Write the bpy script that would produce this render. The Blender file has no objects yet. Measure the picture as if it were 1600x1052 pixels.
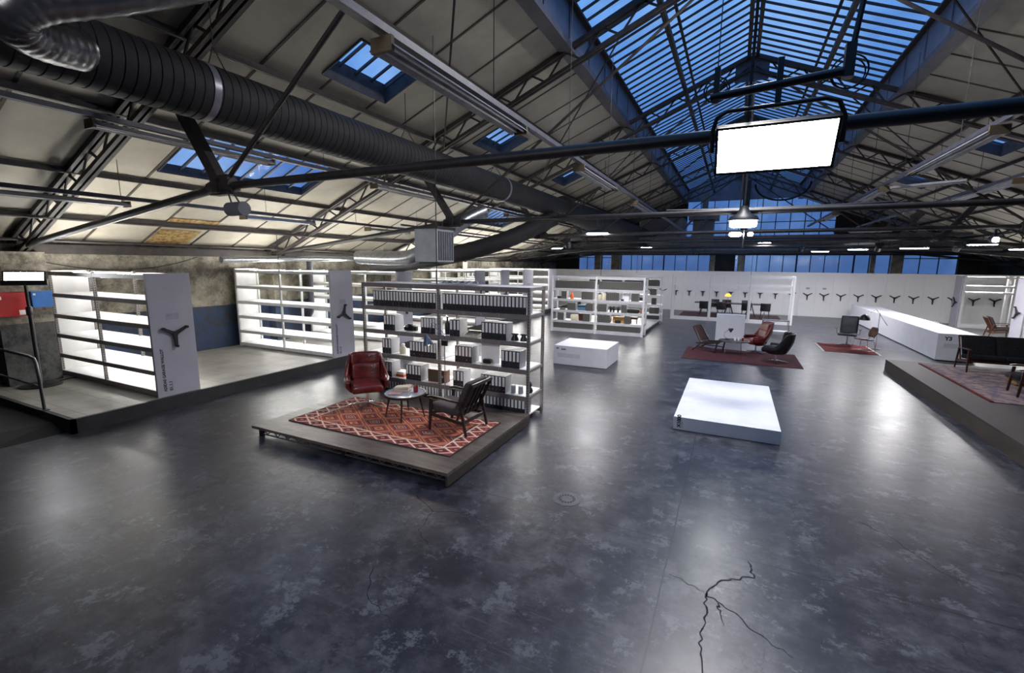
import bpy, math, random
from mathutils import Vector, Matrix, Euler
random.seed(7)
C = bpy.context.scene.collection
PI = math.pi
V = Vector

# ------------------------------------------------------------------ camera
H = 2.9
yaw, pitch, roll, FPX = -.4497, .1590, .0094, 712.0
fw = V((math.sin(yaw)*math.cos(pitch), math.cos(yaw)*math.cos(pitch), -math.sin(pitch)))
r0 = fw.cross(V((0, 0, 1))).normalized(); u0 = r0.cross(fw)
rr = r0*math.cos(roll)+u0*math.sin(roll); uu = -r0*math.sin(roll)+u0*math.cos(roll)
cd = bpy.data.cameras.new('camera'); cam = bpy.data.objects.new('camera', cd); C.objects.link(cam)
cam.matrix_world = Matrix(((rr.x, uu.x, -fw.x, 0), (rr.y, uu.y, -fw.y, 0), (rr.z, uu.z, -fw.z, H), (0, 0, 0, 1)))
cd.sensor_width = 36; cd.sensor_fit = 'HORIZONTAL'; cd.lens = FPX/1600*36; cd.clip_end = 300; cd.clip_start = .05
bpy.context.scene.camera = cam

# ------------------------------------------------------------------ world (dusk sky) and exposure
sc = bpy.context.scene
sc.view_settings.view_transform = 'Standard'; sc.view_settings.look = 'None'
sc.view_settings.exposure = 0.0; sc.view_settings.gamma = 1.0
w = bpy.data.worlds.new('dusk_sky'); sc.world = w; w.use_nodes = True
nt = w.node_tree; nt.nodes.clear()
N = nt.nodes.new; L = nt.links.new
out = N('ShaderNodeOutputWorld'); bg = N('ShaderNodeBackground'); tc = N('ShaderNodeTexCoord')
sep = N('ShaderNodeSeparateXYZ'); L(tc.outputs['Generated'], sep.inputs[0])
ra = N('ShaderNodeValToRGB'); L(sep.outputs['Z'], ra.inputs[0])
e = ra.color_ramp.elements
e[0].position = 0.0; e[0].color = (.050, .105, .26, 1); e[1].position = .75; e[1].color = (.21, .47, .92, 1)
m = ra.color_ramp.elements.new(.18); m.color = (.070, .165, .42, 1)
no = N('ShaderNodeTexNoise'); no.inputs['Scale'].default_value = 3.2; no.inputs['Detail'].default_value = 6
L(tc.outputs['Generated'], no.inputs['Vector'])
r2 = N('ShaderNodeValToRGB'); L(no.outputs[0], r2.inputs[0]); r2.color_ramp.elements[0].position = .48; r2.color_ramp.elements[1].position = .72
mx = N('ShaderNodeMix'); mx.data_type = 'RGBA'; mx.inputs['B'].default_value = (.42, .62, .92, 1)
mm = N('ShaderNodeMath'); mm.operation = 'MULTIPLY'; mm.inputs[1].default_value = .55
L(r2.outputs[0], mm.inputs[0]); L(mm.outputs[0], mx.inputs['Factor']); L(ra.outputs[0], mx.inputs['A'])
L(mx.outputs['Result'], bg.inputs[0]); bg.inputs[1].default_value = 1.38; L(bg.outputs[0], out.inputs[0])

# light strengths, in one place
STRIP, PANEL, LEDBAR, TOPTUBE, OVER, DIM = 60.0, 110.0, 60.0, 115.0, 230.0, 115.0
RIDGE_FILL, REAR = 300.0, 42.0  # strengths of the added, unseen ridge and rear fill lights
ORD = 'first second third fourth fifth sixth seventh eighth ninth tenth eleventh twelfth thirteenth fourteenth fifteenth sixteenth seventeenth eighteenth nineteenth twentieth twenty-first twenty-second twenty-third twenty-fourth twenty-fifth twenty-sixth'.split()

# ------------------------------------------------------------------ materials
MATS = {}
def mat(name, col, rough=.6, metal=0, col2=None, scale=4, detail=5, lo=.35, hi=.65, bump=0, bscale=30, spec=.5, stretch=None, emit=None, es=0, coord='Object', coat=0, rough2=None):
    if name in MATS: return MATS[name]
    m = bpy.data.materials.new(name); m.use_nodes = True; MATS[name] = m
    n = m.node_tree; b = n.nodes['Principled BSDF']
    b.inputs['Base Color'].default_value = (*col, 1); b.inputs['Roughness'].default_value = rough
    b.inputs['Metallic'].default_value = metal; b.inputs['Specular IOR Level'].default_value = spec
    if coat: b.inputs['Coat Weight'].default_value = coat; b.inputs['Coat Roughness'].default_value = .15
    t = n.nodes.new('ShaderNodeTexCoord'); src = t.outputs[coord]
    if stretch:
        mp = n.nodes.new('ShaderNodeMapping'); mp.inputs['Scale'].default_value = stretch; n.links.new(src, mp.inputs[0]); src = mp.outputs[0]
    if col2 is None: col2 = tuple(c*.82 for c in col)
    ns = n.nodes.new('ShaderNodeTexNoise'); ns.inputs['Scale'].default_value = scale; ns.inputs['Detail'].default_value = detail; ns.inputs['Roughness'].default_value = .65
    n.links.new(src, ns.inputs['Vector'])
    cr = n.nodes.new('ShaderNodeValToRGB'); cr.color_ramp.elements[0].position = lo; cr.color_ramp.elements[1].position = hi
    cr.color_ramp.elements[0].color = (*col, 1); cr.color_ramp.elements[1].color = (*col2, 1)
    n.links.new(ns.outputs[0], cr.inputs[0]); n.links.new(cr.outputs[0], b.inputs['Base Color'])
    if rough2 is not None:
        mr = n.nodes.new('ShaderNodeMapRange'); mr.inputs[1].default_value = lo; mr.inputs[2].default_value = hi; mr.inputs[3].default_value = rough; mr.inputs[4].default_value = rough2
        n.links.new(ns.outputs[0], mr.inputs[0]); n.links.new(mr.outputs[0], b.inputs['Roughness'])
    if bump:
        n2 = n.nodes.new('ShaderNodeTexNoise'); n2.inputs['Scale'].default_value = bscale; n2.inputs['Detail'].default_value = 4
        n.links.new(src, n2.inputs['Vector']); bp = n.nodes.new('ShaderNodeBump'); bp.inputs['Strength'].default_value = bump; bp.inputs['Distance'].default_value = .02
        n.links.new(n2.outputs[0], bp.inputs['Height']); n.links.new(bp.outputs[0], b.inputs['Normal'])
    if emit: b.inputs['Emission Color'].default_value = (*emit, 1); b.inputs['Emission Strength'].default_value = es
    return m
def emat(name, col, s):
    if name in MATS: return MATS[name]
    m = bpy.data.materials.new(name); m.use_nodes = True; MATS[name] = m
    n = m.node_tree; n.nodes.clear(); o = n.nodes.new('ShaderNodeOutputMaterial'); em = n.nodes.new('ShaderNodeEmission')
    em.inputs[0].default_value = (*col, 1); em.inputs[1].default_value = s; n.links.new(em.outputs[0], o.inputs[0]); return m

WHITE = mat('white_paint', (.80, .80, .83), .45, col2=(.74, .74, .78), scale=3)
SHELF = mat('white_enamel_steel', (.80, .80, .80), .4, col2=(.74, .74, .75), scale=6)
GREYST = mat('grey_enamel_steel', (.40, .38, .39), .45, col2=(.34, .32, .33), scale=5)
ENDP = mat('lilac_grey_panel', (.46, .45, .50), .5, col2=(.42, .41, .465), scale=2)
HOLE = mat('dark_hole', (.03, .03, .035), .8)
BLACK = mat('black_plastic', (.012, .012, .014), .4)
BINDER = mat('binder_cloud_board', (.30, .30, .32), .7, col2=(.46, .46, .48), scale=55, detail=3)
SPINE = mat('binder_spine', (.022, .022, .028), .5)
PAPER = mat('white_paper_label', (.84, .84, .84), .7, col2=(.8, .8, .8))
CHROME = mat('chrome', (.7, .7, .72), .18, 1, col2=(.55, .55, .57))
STEELDK = mat('painted_dark_steel', (.018, .016, .018), .6, .1, col2=(.045, .034, .030), scale=6, bump=.2)
STEELGR = mat('painted_grey_steel', (.095, .095, .12), .5, .2, col2=(.055, .055, .07), scale=5)
TUBEDK = mat('black_painted_tube', (.010, .009, .010), .45, 0, col2=(.025, .022, .022), scale=9)
GALV = mat('galvanised_steel', (.42, .44, .46), .3, .85, col2=(.26, .27, .29), scale=14, bump=.1)
FIXT = mat('aged_white_fixture', (.30, .30, .32), .5, col2=(.19, .185, .19), scale=6)
TUBE = mat('unlit_fluorescent_tube', (.5, .5, .53), .2, col2=(.7, .7, .72))
RAWEND = mat('brown_cardboard', (.14, .10, .055), .8)
LEATH = mat('oxblood_leather', (.16, .018, .015), .32, col2=(.065, .009, .009), scale=5, bump=.35, bscale=26, coat=.2)
LEATHB = mat('black_leather', (.010, .010, .013), .42, col2=(.018, .018, .021), scale=5, bump=.3, bscale=30)
WOODK = mat('dark_stained_wood', (.030, .017, .013), .35, col2=(.012, .008, .007), scale=6, stretch=(1, 1, 8))
WOODM = mat('brown_teak', (.14, .055, .025), .4, col2=(.07, .028, .015), scale=6, stretch=(1, 1, 8))
FABD = mat('dark_brown_upholstery', (.055, .042, .042), .75, col2=(.035, .027, .028), scale=30, bump=.25, bscale=90)
FABK = mat('black_upholstery', (.006, .006, .007), .9, spec=.15, col2=(.018, .018, .02), scale=30, bump=.2, bscale=90)
RUGR = mat('faded_red_rug', (.095, .024, .024), .95, spec=.15, col2=(.040, .022, .032), scale=7, detail=8, bump=.2, bscale=120)
ORANGE = mat('orange_plastic', (.85, .13, .01), .5)
CREAM = mat('cream_plastic', (.72, .66, .5), .5)
BROWNP = mat('brown_bakelite', (.07, .025, .012), .4)
LED = emat('led_light_white', (1, 1, 1), PANEL)
LEDB = emat('led_bar_white', (.97, .98, 1), LEDBAR)
LEDS = emat('led_strip_neutral_white', (1, .985, .94), STRIP)
LEDO = emat('led_ceiling_panel_light', (1, .97, 1), OVER)
LEDT = emat('roof_fill_tube_white', (1, .97, .90), TOPTUBE)
WARM = emat('warm_bulb', (1, .62, .28), 60)

# ------------------------------------------------------------------ mesh helpers
class MB:
    def __init__(s): s.v = []; s.f = []; s.mi = []; s.cur = 0; s.M = None
    def pt(s, p):
        p = V(p)
        if s.M is not None: p = s.M @ p
        s.v.append(tuple(p)); return len(s.v)-1
    def face(s, idx): s.f.append(tuple(idx)); s.mi.append(s.cur)
    def quad(s, a, b, c, d): s.face([s.pt(a), s.pt(b), s.pt(c), s.pt(d)])
    def box(s, x0, x1, y0, y1, z0, z1):
        i = [s.pt(p) for p in ((x0, y0, z0), (x1, y0, z0), (x1, y1, z0), (x0, y1, z0), (x0, y0, z1), (x1, y0, z1), (x1, y1, z1), (x0, y1, z1))]
        for q in ((3, 2, 1, 0), (4, 5, 6, 7), (0, 1, 5, 4), (1, 2, 6, 5), (2, 3, 7, 6), (3, 0, 4, 7)): s.face([i[k] for k in q])
        return s
    def bar(s, p0, p1, w, h, up=(0, 0, 1), w1=None, h1=None):
        p0 = V(p0); p1 = V(p1); d = (p1-p0).normalized(); up = V(up)
        if abs(d.dot(up)) > .98: up = V((0, 1, 0))
        x = d.cross(up).normalized(); y = x.cross(d)
        w1 = w if w1 is None else w1; h1 = h if h1 is None else h1
        i = []
        for p, a, b in ((p0, w, h), (p1, w1, h1)):
            for sx, sy in ((-1, -1), (1, -1), (1, 1), (-1, 1)): i.append(s.pt(p+x*sx*a/2+y*sy*b/2))
        for q in ((0, 3, 2, 1), (4, 5, 6, 7), (0, 1, 5, 4), (1, 2, 6, 5), (2, 3, 7, 6), (3, 0, 4, 7)): s.face([i[k] for k in q])
        return s
    def tube(s, pts, r, seg=10, r1=None, caps=True):
        pts = [V(p) for p in pts]; n = len(pts); rings = []
        d0 = (pts[1]-pts[0]).normalized(); a = V((0, 0, 1)) if abs(d0.z) < .9 else V((1, 0, 0))
        x = d0.cross(a).normalized()
        for k, p in enumerate(pts):
            d = ((pts[min(k+1, n-1)]-pts[k-1 if k else 0])).normalized()
            x = (x-d*x.dot(d)).normalized(); y = d.cross(x)
            rad = r if not callable(r) else r(k/(n-1))
            if r1 is not None: rad = r+(r1-r)*k/(n-1)
            rings.append([s.pt(p+(x*math.cos(2*PI*j/seg)+y*math.sin(2*PI*j/seg))*rad) for j in range(seg)])
        for k in range(n-1):
            for j in range(seg): s.face((rings[k][j], rings[k][(j+1) % seg], rings[k+1][(j+1) % seg], rings[k+1][j]))
        if caps: s.face(rings[0][::-1]); s.face(rings[-1])
        return s
    def lathe(s, prof, c=(0, 0, 0), seg=20, sx=1, sy=1):
        rings = []
        for r, z in prof: rings.append([s.pt((c[0]+sx*r*math.cos(2*PI*j/seg), c[1]+sy*r*math.sin(2*PI*j/seg), c[2]+z)) for j in range(seg)])
        for k in range(len(prof)-1):
            for j in range(seg): s.face((rings[k][j], rings[k][(j+1) % seg], rings[k+1][(j+1) % seg], rings[k+1][j]))
        s.face(rings[0][::-1]); s.face(rings[-1]); return s
    def rbox(s, c, h, r, n=6, fn=None):
        """rounded cushion; c centre, h half sizes, r edge radius, fn bends a local point"""
        c = V(c); r = min(r, min(h))
        for ax in range(3):
            for sg in (-1, 1):
                g = []
                for i in range(n+1):
                    row = []
                    for j in range(n+1):
                        a = -1+2*i/n; b = -1+2*j/n
                        a = math.sin(a*PI/2)*.5+a*.5; b = math.sin(b*PI/2)*.5+b*.5
                        p = [0, 0, 0]; p[ax] = sg*h[ax]; p[(ax+1) % 3] = a*h[(ax+1) % 3]; p[(ax+2) % 3] = b*h[(ax+2) % 3]
                        q = V([max(-(h[k]-r), min(h[k]-r, p[k])) for k in range(3)]); dd = V(p)-q
                        if dd.length > 1e-9: q = q+dd.normalized()*r
                        if fn: q = V(fn(q))
                        row.append(s.pt(c+q))
                    g.append(row)
                for i in range(n):
                    for j in range(n):
                        q = (g[i][j], g[i+1][j], g[i+1][j+1], g[i][j+1])
                        s.face(q if sg > 0 else q[::-1])
        return s
    def grid(s, fn, nu, nv):
        g = [[s.pt(fn(i/nu, j/nv)) for j in range(nv+1)] for i in range(nu+1)]
        for i in range(nu):
            for j in range(nv): s.face((g[i][j], g[i+1][j], g[i+1][j+1], g[i][j+1]))
        return s
    def mesh(s, name, mats, smooth=False, merge=False):
        me = bpy.data.meshes.new(name); me.from_pydata(s.v, [], s.f)
        if not isinstance(mats, (list, tuple)): mats = [mats]
        for m in mats: me.materials.append(m)
        if len(mats) > 1: me.polygons.foreach_set('material_index', s.mi)
        if merge:
            import bmesh
            b = bmesh.new(); b.from_mesh(me); bmesh.ops.remove_doubles(b, verts=b.verts, dist=1e-4); bmesh.ops.recalc_face_normals(b, faces=b.faces); b.to_mesh(me); b.free()
        if smooth:
            me.polygons.foreach_set('use_smooth', [True]*len(me.polygons))
            try: me.set_sharp_from_angle(angle=math.radians(42))
            except Exception: pass
        me.update(); return me
    def build(s, name, mats, parent=None, smooth=False, bevel=0, loc=None, rotz=0, merge=False, solid=0):
        o = bpy.data.objects.new(name, s.mesh(name, mats, smooth, merge)); C.objects.link(o)
        if parent: o.parent = parent
        if loc is not None: o.location = loc
        if rotz: o.rotation_euler = (0, 0, rotz)
        if solid: q = o.modifiers.new('thickness', 'SOLIDIFY'); q.thickness = solid; q.offset = 0
        if bevel: q = o.modifiers.new('bevel', 'BEVEL'); q.width = bevel; q.segments = 2; q.limit_method = 'ANGLE'
        return o
def thing(name, label, cat, loc=(0, 0, 0), rotz=0, group=None):
    o = bpy.data.objects.new(name, None); C.objects.link(o); o.empty_display_size = .1
    o.location = loc; o.rotation_euler = (0, 0, rotz); o['label'] = label; o['category'] = cat
    if group: o['group'] = group
    return o
def tag(o, label, cat, group=None, kind=None):
    o['label'] = label; o['category'] = cat
    if group: o['group'] = group
    if kind: o['kind'] = kind
    return o
def struct(o): o['kind'] = 'structure'; return o
def dup(root, loc, rotz=None, label=None, group=None):
    r = root.copy(); C.objects.link(r); r.location = loc
    if rotz is not None: r.rotation_euler = (0, 0, rotz)
    if label: r['label'] = label
    if group: r['group'] = group
    for ch in list(root.children):
        c = ch.copy(); C.objects.link(c); c.parent = r
        for g in ch.children:
            d = g.copy(); C.objects.link(d); d.parent = c
    return r
def text(s, size, M, mat_, parent, ext=.001, name='lettering', bold=0):
    cu = bpy.data.curves.new(name, 'FONT'); cu.body = s; cu.size = size; cu.extrude = ext; cu.offset = bold
    t = bpy.data.objects.new(name, cu); C.objects.link(t)
    bpy.context.view_layer.update()
    me = bpy.data.meshes.new_from_object(t.evaluated_get(bpy.context.evaluated_depsgraph_get()))
    bpy.data.objects.remove(t); me.transform(M); me.materials.clear(); me.materials.append(mat_)
    o = bpy.data.objects.new(name, me); C.objects.link(o); o.parent = parent; return o
def frameM(o, xa, ya):
    xa = V(xa); ya = V(ya); za = xa.cross(ya)
    return Matrix(((xa.x, ya.x, za.x, o[0]), (xa.y, ya.y, za.y, o[1]), (xa.z, ya.z, za.z, o[2]), (0, 0, 0, 1)))

# ================================================================== SETTING
XW, YEND, Y0 = 14.1, 38.0, -7.0
def roofz(x): return 7.6-.413*(abs(x)-3.7)

# concrete floor
def floor_mat():
    m = bpy.data.materials.new('worn_dark_concrete'); m.use_nodes = True; n = m.node_tree; b = n.nodes['Principled BSDF']
    nn = n.nodes.new; l = n.links.new; t = nn('ShaderNodeTexCoord'); P = t.outputs['Object']
    def noise(sc_, det, ro=.6, dist=0, st=None):
        x = nn('ShaderNodeTexNoise'); x.inputs['Scale'].default_value = sc_; x.inputs['Detail'].default_value = det; x.inputs['Roughness'].default_value = ro; x.inputs['Distortion'].default_value = dist
        if st:
            mp = nn('ShaderNodeMapping'); mp.inputs['Scale'].default_value = st; mp.inputs['Rotation'].default_value = (0, 0, .5); l(P, mp.inputs[0]); l(mp.outputs[0], x.inputs['Vector'])
        else: l(P, x.inputs['Vector'])
        return x.outputs[0]
    def ramp(src, *st):
        r = nn('ShaderNodeValToRGB'); l(src, r.inputs[0]); el = r.color_ramp.elements
        el[0].position, c = st[0][0], st[0][1]; el[0].color = (*c, 1); el[1].position = st[-1][0]; el[1].color = (*st[-1][1], 1)
        for p, c in st[1:-1]: q = el.new(p); q.color = (*c, 1)
        return r.outputs[0]
    def mix(f, a, b_, mode='MIX'):
        x = nn('ShaderNodeMix'); x.data_type = 'RGBA'; x.blend_type = mode
        if isinstance(f, float): x.inputs['Factor'].default_value = f
        else: l(f, x.inputs['Factor'])
        for s_, q in (('A', a), ('B', b_)):
            if isinstance(q, tuple): x.inputs[s_].default_value = (*q, 1)
            else: l(q, x.inputs[s_])
        return x.outputs['Result']
    big = noise(.45, 8, .62, 0); mid = noise(1.7, 12, .74, 0); fine = noise(9, 10, .75, 0); str_ = noise(1.6, 10, .75, 0, (1, 4.5, 1))
    base = ramp(big, (.34, (.020, .020, .030)), (.5, (.034, .034, .046)), (.66, (.062, .062, .076)))
    patch = ramp(mid, (.46, (0, 0, 0)), (.56, (.5, .5, .5)), (.66, (1, 1, 1)))
    c = mix(patch, base, (.095, .095, .110))
    cl = ramp(noise(5.0, 12, .8, 0), (.38, (.42, .42, .42)), (.60, (1.0, 1.0, 1.0)))
    c = mix(1.0, c, cl, 'MULTIPLY')
    spots = ramp(fine, (.60, (0, 0, 0)), (.70, (1, 1, 1)))
    sp2 = mix(1.0, spots, ramp(str_, (.45, (0, 0, 0)), (.6, (1, 1, 1))), 'MULTIPLY')
    c = mix(sp2, c, (.17, .17, .185))
    # thin scratches and scuffs in a few directions, worn blotches with hard edges
    def streak(rot, sc_, st, lo_, hi_):
        x = nn('ShaderNodeTexNoise'); x.inputs['Scale'].default_value = sc_; x.inputs['Detail'].default_value = 5; x.inputs['Roughness'].default_value = .6
        mp = nn('ShaderNodeMapping'); mp.inputs['Rotation'].default_value = (0, 0, rot); mp.inputs['Scale'].default_value = st; l(P, mp.inputs[0]); l(mp.outputs[0], x.inputs['Vector'])
        return ramp(x.outputs[0], (lo_, (0, 0, 0)), (hi_, (1, 1, 1)))
    wear = ramp(noise(.9, 6, .6, 0), (.46, (0, 0, 0)), (.60, (1, 1, 1)))
    for rot_, st_ in ((.4, (1, 16, 1)), (1.25, (1, 14, 1)), (2.3, (1, 18, 1))):
        sk = mix(1.0, streak(rot_, 2.2, st_, .60, .68), wear, 'MULTIPLY'); c = mix(mix(.5, sk, (0, 0, 0)), c, (.11, .11, .13))
    hard = ramp(noise(2.6, 14, .82, 0), (.545, (0, 0, 0)), (.575, (1, 1, 1))); c = mix(hard, c, (.098, .098, .115))
    hd2 = ramp(noise(1.25, 14, .80, 0), (.43, (.9, .9, .9)), (.455, (0, 0, 0))); c = mix(hd2, c, (.017, .017, .024))
    speck = ramp(noise(26, 6, .7, 0), (.69, (0, 0, 0)), (.73, (1, 1, 1))); c = mix(speck, c, (.26, .26, .27))
    dk = ramp(noise(2.9, 10, .75, 0), (.30, (1, 1, 1)), (.40, (0, 0, 0)))
    c = mix(dk, c, (.026, .026, .034))
    # expansion joints
    sp = nn('ShaderNodeSeparateXYZ'); l(P, sp.inputs[0])
    def joint(sock, pos, per, wd):
        a = nn('ShaderNodeMath'); a.operation = 'ADD'; a.inputs[1].default_value = -pos+per*50.5; l(sock, a.inputs[0])
        q = nn('ShaderNodeMath'); q.operation = 'MODULO'; q.inputs[1].default_value = per; l(a.outputs[0], q.inputs[0])
        s_ = nn('ShaderNodeMath'); s_.operation = 'SUBTRACT'; s_.inputs[1].default_value = per/2; l(q.outputs[0], s_.inputs[0])
        ab = nn('ShaderNodeMath'); ab.operation = 'ABSOLUTE'; l(s_.outputs[0], ab.inputs[0])
        k = nn('ShaderNodeMath'); k.operation = 'LESS_THAN'; k.inputs[1].default_value = wd; l(ab.outputs[0], k.inputs[0]); return k.outputs[0]
    wob = nn('ShaderNodeMath'); wob.operation = 'MULTIPLY'; wob.inputs[1].default_value = .05; l(mid, wob.inputs[0])
    xx = nn('ShaderNodeMath'); xx.operation = 'ADD'; l(sp.outputs[0], xx.inputs[0]); l(wob.outputs[0], xx.inputs[1])
    yy = nn('ShaderNodeMath'); yy.operation = 'ADD'; l(sp.outputs[1], yy.inputs[0]); l(wob.outputs[0], yy.inputs[1])
    jx = joint(xx.outputs[0], -.36, 6.2, .007); jy = joint(yy.outputs[0], 4.78, 5.4, .007)
    j = nn('ShaderNodeMath'); j.operation = 'MAXIMUM'; l(jx, j.inputs[0]); l(jy, j.inputs[1])
    c = mix(j.outputs[0], c, (.012, .012, .016))
    # fine crazing where voronoi cells meet, only in patches
    vo = nn('ShaderNodeTexVoronoi'); vo.feature = 'DISTANCE_TO_EDGE'; vo.inputs['Scale'].default_value = .9
    vm = nn('ShaderNodeMix'); vm.data_type = 'VECTOR'; vm.inputs['Factor'].default_value = .12
    nv = nn('ShaderNodeTexNoise'); nv.inputs['Scale'].default_value = 2.4; nv.inputs['Detail'].default_value = 6; l(P, nv.inputs['Vector'])
    va = nn('ShaderNodeVectorMath'); va.operation = 'SCALE'; va.inputs['Scale'].default_value = .7; l(nv.outputs['Color'], va.inputs[0])
    vb = nn('ShaderNodeVectorMath'); vb.operation = 'ADD'; l(P, vb.inputs[0]); l(va.outputs[0], vb.inputs[1]); l(vb.outputs[0], vo.inputs['Vector'])
    cr = ramp(vo.outputs['Distance'], (.0, (1, 1, 1)), (.007, (0, 0, 0)))
    msk = ramp(noise(.5, 2), (.47, (0, 0, 0)), (.53, (1, 1, 1)))
    cr = mix(1.0, cr, msk, 'MULTIPLY')
    c = mix(cr, c, (.012, .012, .016))
    l(c, b.inputs['Base Color'])
    ro = nn('ShaderNodeMapRange'); l(mid, ro.inputs[0]); ro.inputs[1].default_value = .3; ro.inputs[2].default_value = .7; ro.inputs[3].default_value = .27; ro.inputs[4].default_value = .40
    l(ro.outputs[0], b.inputs['Roughness']); b.inputs['Specular IOR Level'].default_value = .55
    bp = nn('ShaderNodeBump'); bp.inputs['Strength'].default_value = .03; bp.inputs['Distance'].default_value = .01; l(mid, bp.inputs['Height'])
    bp2 = nn('ShaderNodeBump'); bp2.inputs['Strength'].default_value = .05; bp2.inputs['Distance'].default_value = .01; l(fine, bp2.inputs['Height']); l(bp.outputs[0], bp2.inputs['Normal'])
    l(bp2.outputs[0], b.inputs['Normal']); return m
fl = struct(MB().box(-XW-.3, XW+.3, Y0, YEND+.3, -.2, 0).build('floor', floor_mat()))
CRK = mat('dark_crack', (.010, .010, .013), .9)  # near-black colour of the ribbons that draw the cracks
def crack(pts, w0, w1, seed=0):
    rnd = random.Random(seed); P = []
    for a, b in zip(pts[:-1], pts[1:]):
        for k in range(6):
            t = k/6; P.append(V((a[0]+(b[0]-a[0])*t+rnd.uniform(-.018, .018), a[1]+(b[1]-a[1])*t+rnd.uniform(-.018, .018), .0012)))
    P.append(V((*pts[-1], .0012))); mb = MB(); n = len(P)
    for k in range(n-1):
        d = (P[k+1]-P[k]).normalized(); s = V((-d.y, d.x, 0)); wa = (w0+(w1-w0)*k/n)*rnd.uniform(.6, 1.3)/2; wb = (w0+(w1-w0)*(k+1)/n)*rnd.uniform(.6, 1.2)/2
        mb.quad(P[k]-s*wa, P[k]+s*wa, P[k+1]+s*wb, P[k+1]-s*wb)
    return mb.build('crack', CRK, fl)
crack([(.35, 4.72), (.38, 4.50), (.12, 4.32), (-.02, 4.06), (.0, 3.80), (-.02, 3.45), (.02, 3.15)], .018, .012, 1)
crack([(-.02, 4.06), (.18, 3.94), (.42, 3.74), (.62, 3.62)], .014, .004, 2)
crack([(.1, 3.98), (.10, 3.88), (.14, 3.72)], .014, .003, 3)
crack([(-.33, 4.2), (-.15, 4.12), (-.02, 4.06)], .008, .006, 4)
crack([(1.5, 6.1), (1.75, 5.9), (2.0, 5.4), (2.3, 5.2)], .010, .003, 5)
crack([(-3.4, 4.3), (-3.0, 4.1), (-2.9, 3.7), (-2.6, 3.5)], .009, .003, 6)
crack([(-3.0, 4.1), (-2.6, 4.25), (-2.4, 4.2)], .007, .002, 7)
crack([(-2.9, 3.0), (-2.7, 2.7), (-2.3, 2.55)], .010, .002, 8)

# walls
def plaster(name, band):
    m = bpy.data.materials.new(name); m.use_nodes = True; n = m.node_tree; b = n.nodes['Principled BSDF']; nn = n.nodes.new; l = n.links.new
    P = nn('ShaderNodeTexCoord').outputs['Object']; sp = nn('ShaderNodeSeparateXYZ'); l(P, sp.inputs[0])
    def noise(s, d, r=.65):
        x = nn('ShaderNodeTexNoise'); x.inputs['Scale'].default_value = s; x.inputs['Detail'].default_value = d; x.inputs['Roughness'].default_value = r; l(P, x.inputs['Vector']); return x.outputs[0]
    def ramp(src, a, ca, b_, cb):
        r = nn('ShaderNodeValToRGB'); l(src, r.inputs[0]); r.color_ramp.elements[0].position = a; r.color_ramp.elements[1].position = b_; r.color_ramp.elements[0].color = (*ca, 1); r.color_ramp.elements[1].color = (*cb, 1); return r.outputs[0]
    up = ramp(noise(1.8, 12, .78), .41, (.085, .072, .055), .60, (.36, .335, .27)); lo = ramp(noise(2.2, 12, .8), .42, (.025, .025, .028), .54, band)
    fk = ramp(noise(7, 9, .8), .64, (0, 0, 0), .70, (1, 1, 1)); x0 = nn('ShaderNodeMix'); x0.data_type = 'RGBA'; l(fk, x0.inputs['Factor']); l(lo, x0.inputs['A']); x0.inputs['B'].default_value = (.33, .33, .32, 1)
    k = nn('ShaderNodeMath'); k.operation = 'LESS_THAN'; k.inputs[1].default_value = 1.55; l(sp.outputs[2], k.inputs[0])
    x = nn('ShaderNodeMix'); x.data_type = 'RGBA'; l(k.outputs[0], x.inputs['Factor']); l(up, x.inputs['A']); l(x0.outputs['Result'], x.inputs['B']); l(x.outputs['Result'], b.inputs['Base Color'])
    b.inputs['Roughness'].default_value = .8; bp = nn('ShaderNodeBump'); bp.inputs['Strength'].default_value = .4; bp.inputs['Distance'].default_value = .03; l(noise(9, 8), bp.inputs['Height']); l(bp.outputs[0], b.inputs['Normal'])
    return m
WL = plaster('peeling_plaster_with_blue_dado', (.016, .036, .095)); WG = plaster('peeling_plaster_with_grey_dado', (.085, .085, .085))
DARKW = mat('dark_wall', (.022, .020, .022), .9, col2=(.05, .045, .045), scale=2)  # very dark, blotchy base colour for the right and end walls
mb = MB(); mb.box(-XW-.3, -XW, Y0, YEND, 0, 3.6)
for y in (10.5, 16.3, 22.3, 28.3): mb.box(-XW, -XW+.35, y-.25, y+.25, 0, 3.3)
struct(mb.build('wall_left', WL))
struct(MB().box(XW, XW+.3, Y0, YEND, 0, 3.6).build('wall_right', DARKW))
struct(MB().box(-XW-.3, XW+.3, Y0-.3, Y0, 0, 9.4).build('wall_front', DARKW))
struct(MB().box(-13.95, -13.45, 3.75, 4.6, .25, 3.05).build('wall_pillar', WG))
# far gable wall with openings: strip of windows low down, glazed gable above
mb = MB(); yb0, yb1 = YEND, YEND+.3
mb.box(-XW-.3, XW+.3, yb0, yb1, 0, 2.1)
mb.box(-XW-.3, XW+.3, yb0, yb1, 3.86, 5.05)
mb.box(-XW-.3, -12.1, yb0, yb1, 2.1, 3.86); mb.box(12.5, XW+.3, yb0, yb1, 2.1, 3.86)
def gpoly(xa, xb):  # wall piece between 5.05 and the roof line
    P = [(xa, 5.05), (xb, 5.05), (xb, max(5.05, roofz(xb)))] + ([(0, roofz(0))] if xa < 0 < xb else []) + [(xa, max(5.05, roofz(xa)))]
    i = [mb.pt((x, yb0, z)) for x, z in P]; j = [mb.pt((x, yb1, z)) for x, z in P]; mb.face(i); mb.face(j[::-1])
    for k in range(len(P)): mb.face((i[k], j[k], j[(k+1) % len(P)], i[(k+1) % len(P)]))
gpoly(-9.9, -3.6); gpoly(5.9, 9.9)
struct(mb.build('wall_back', DARKW))
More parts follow.
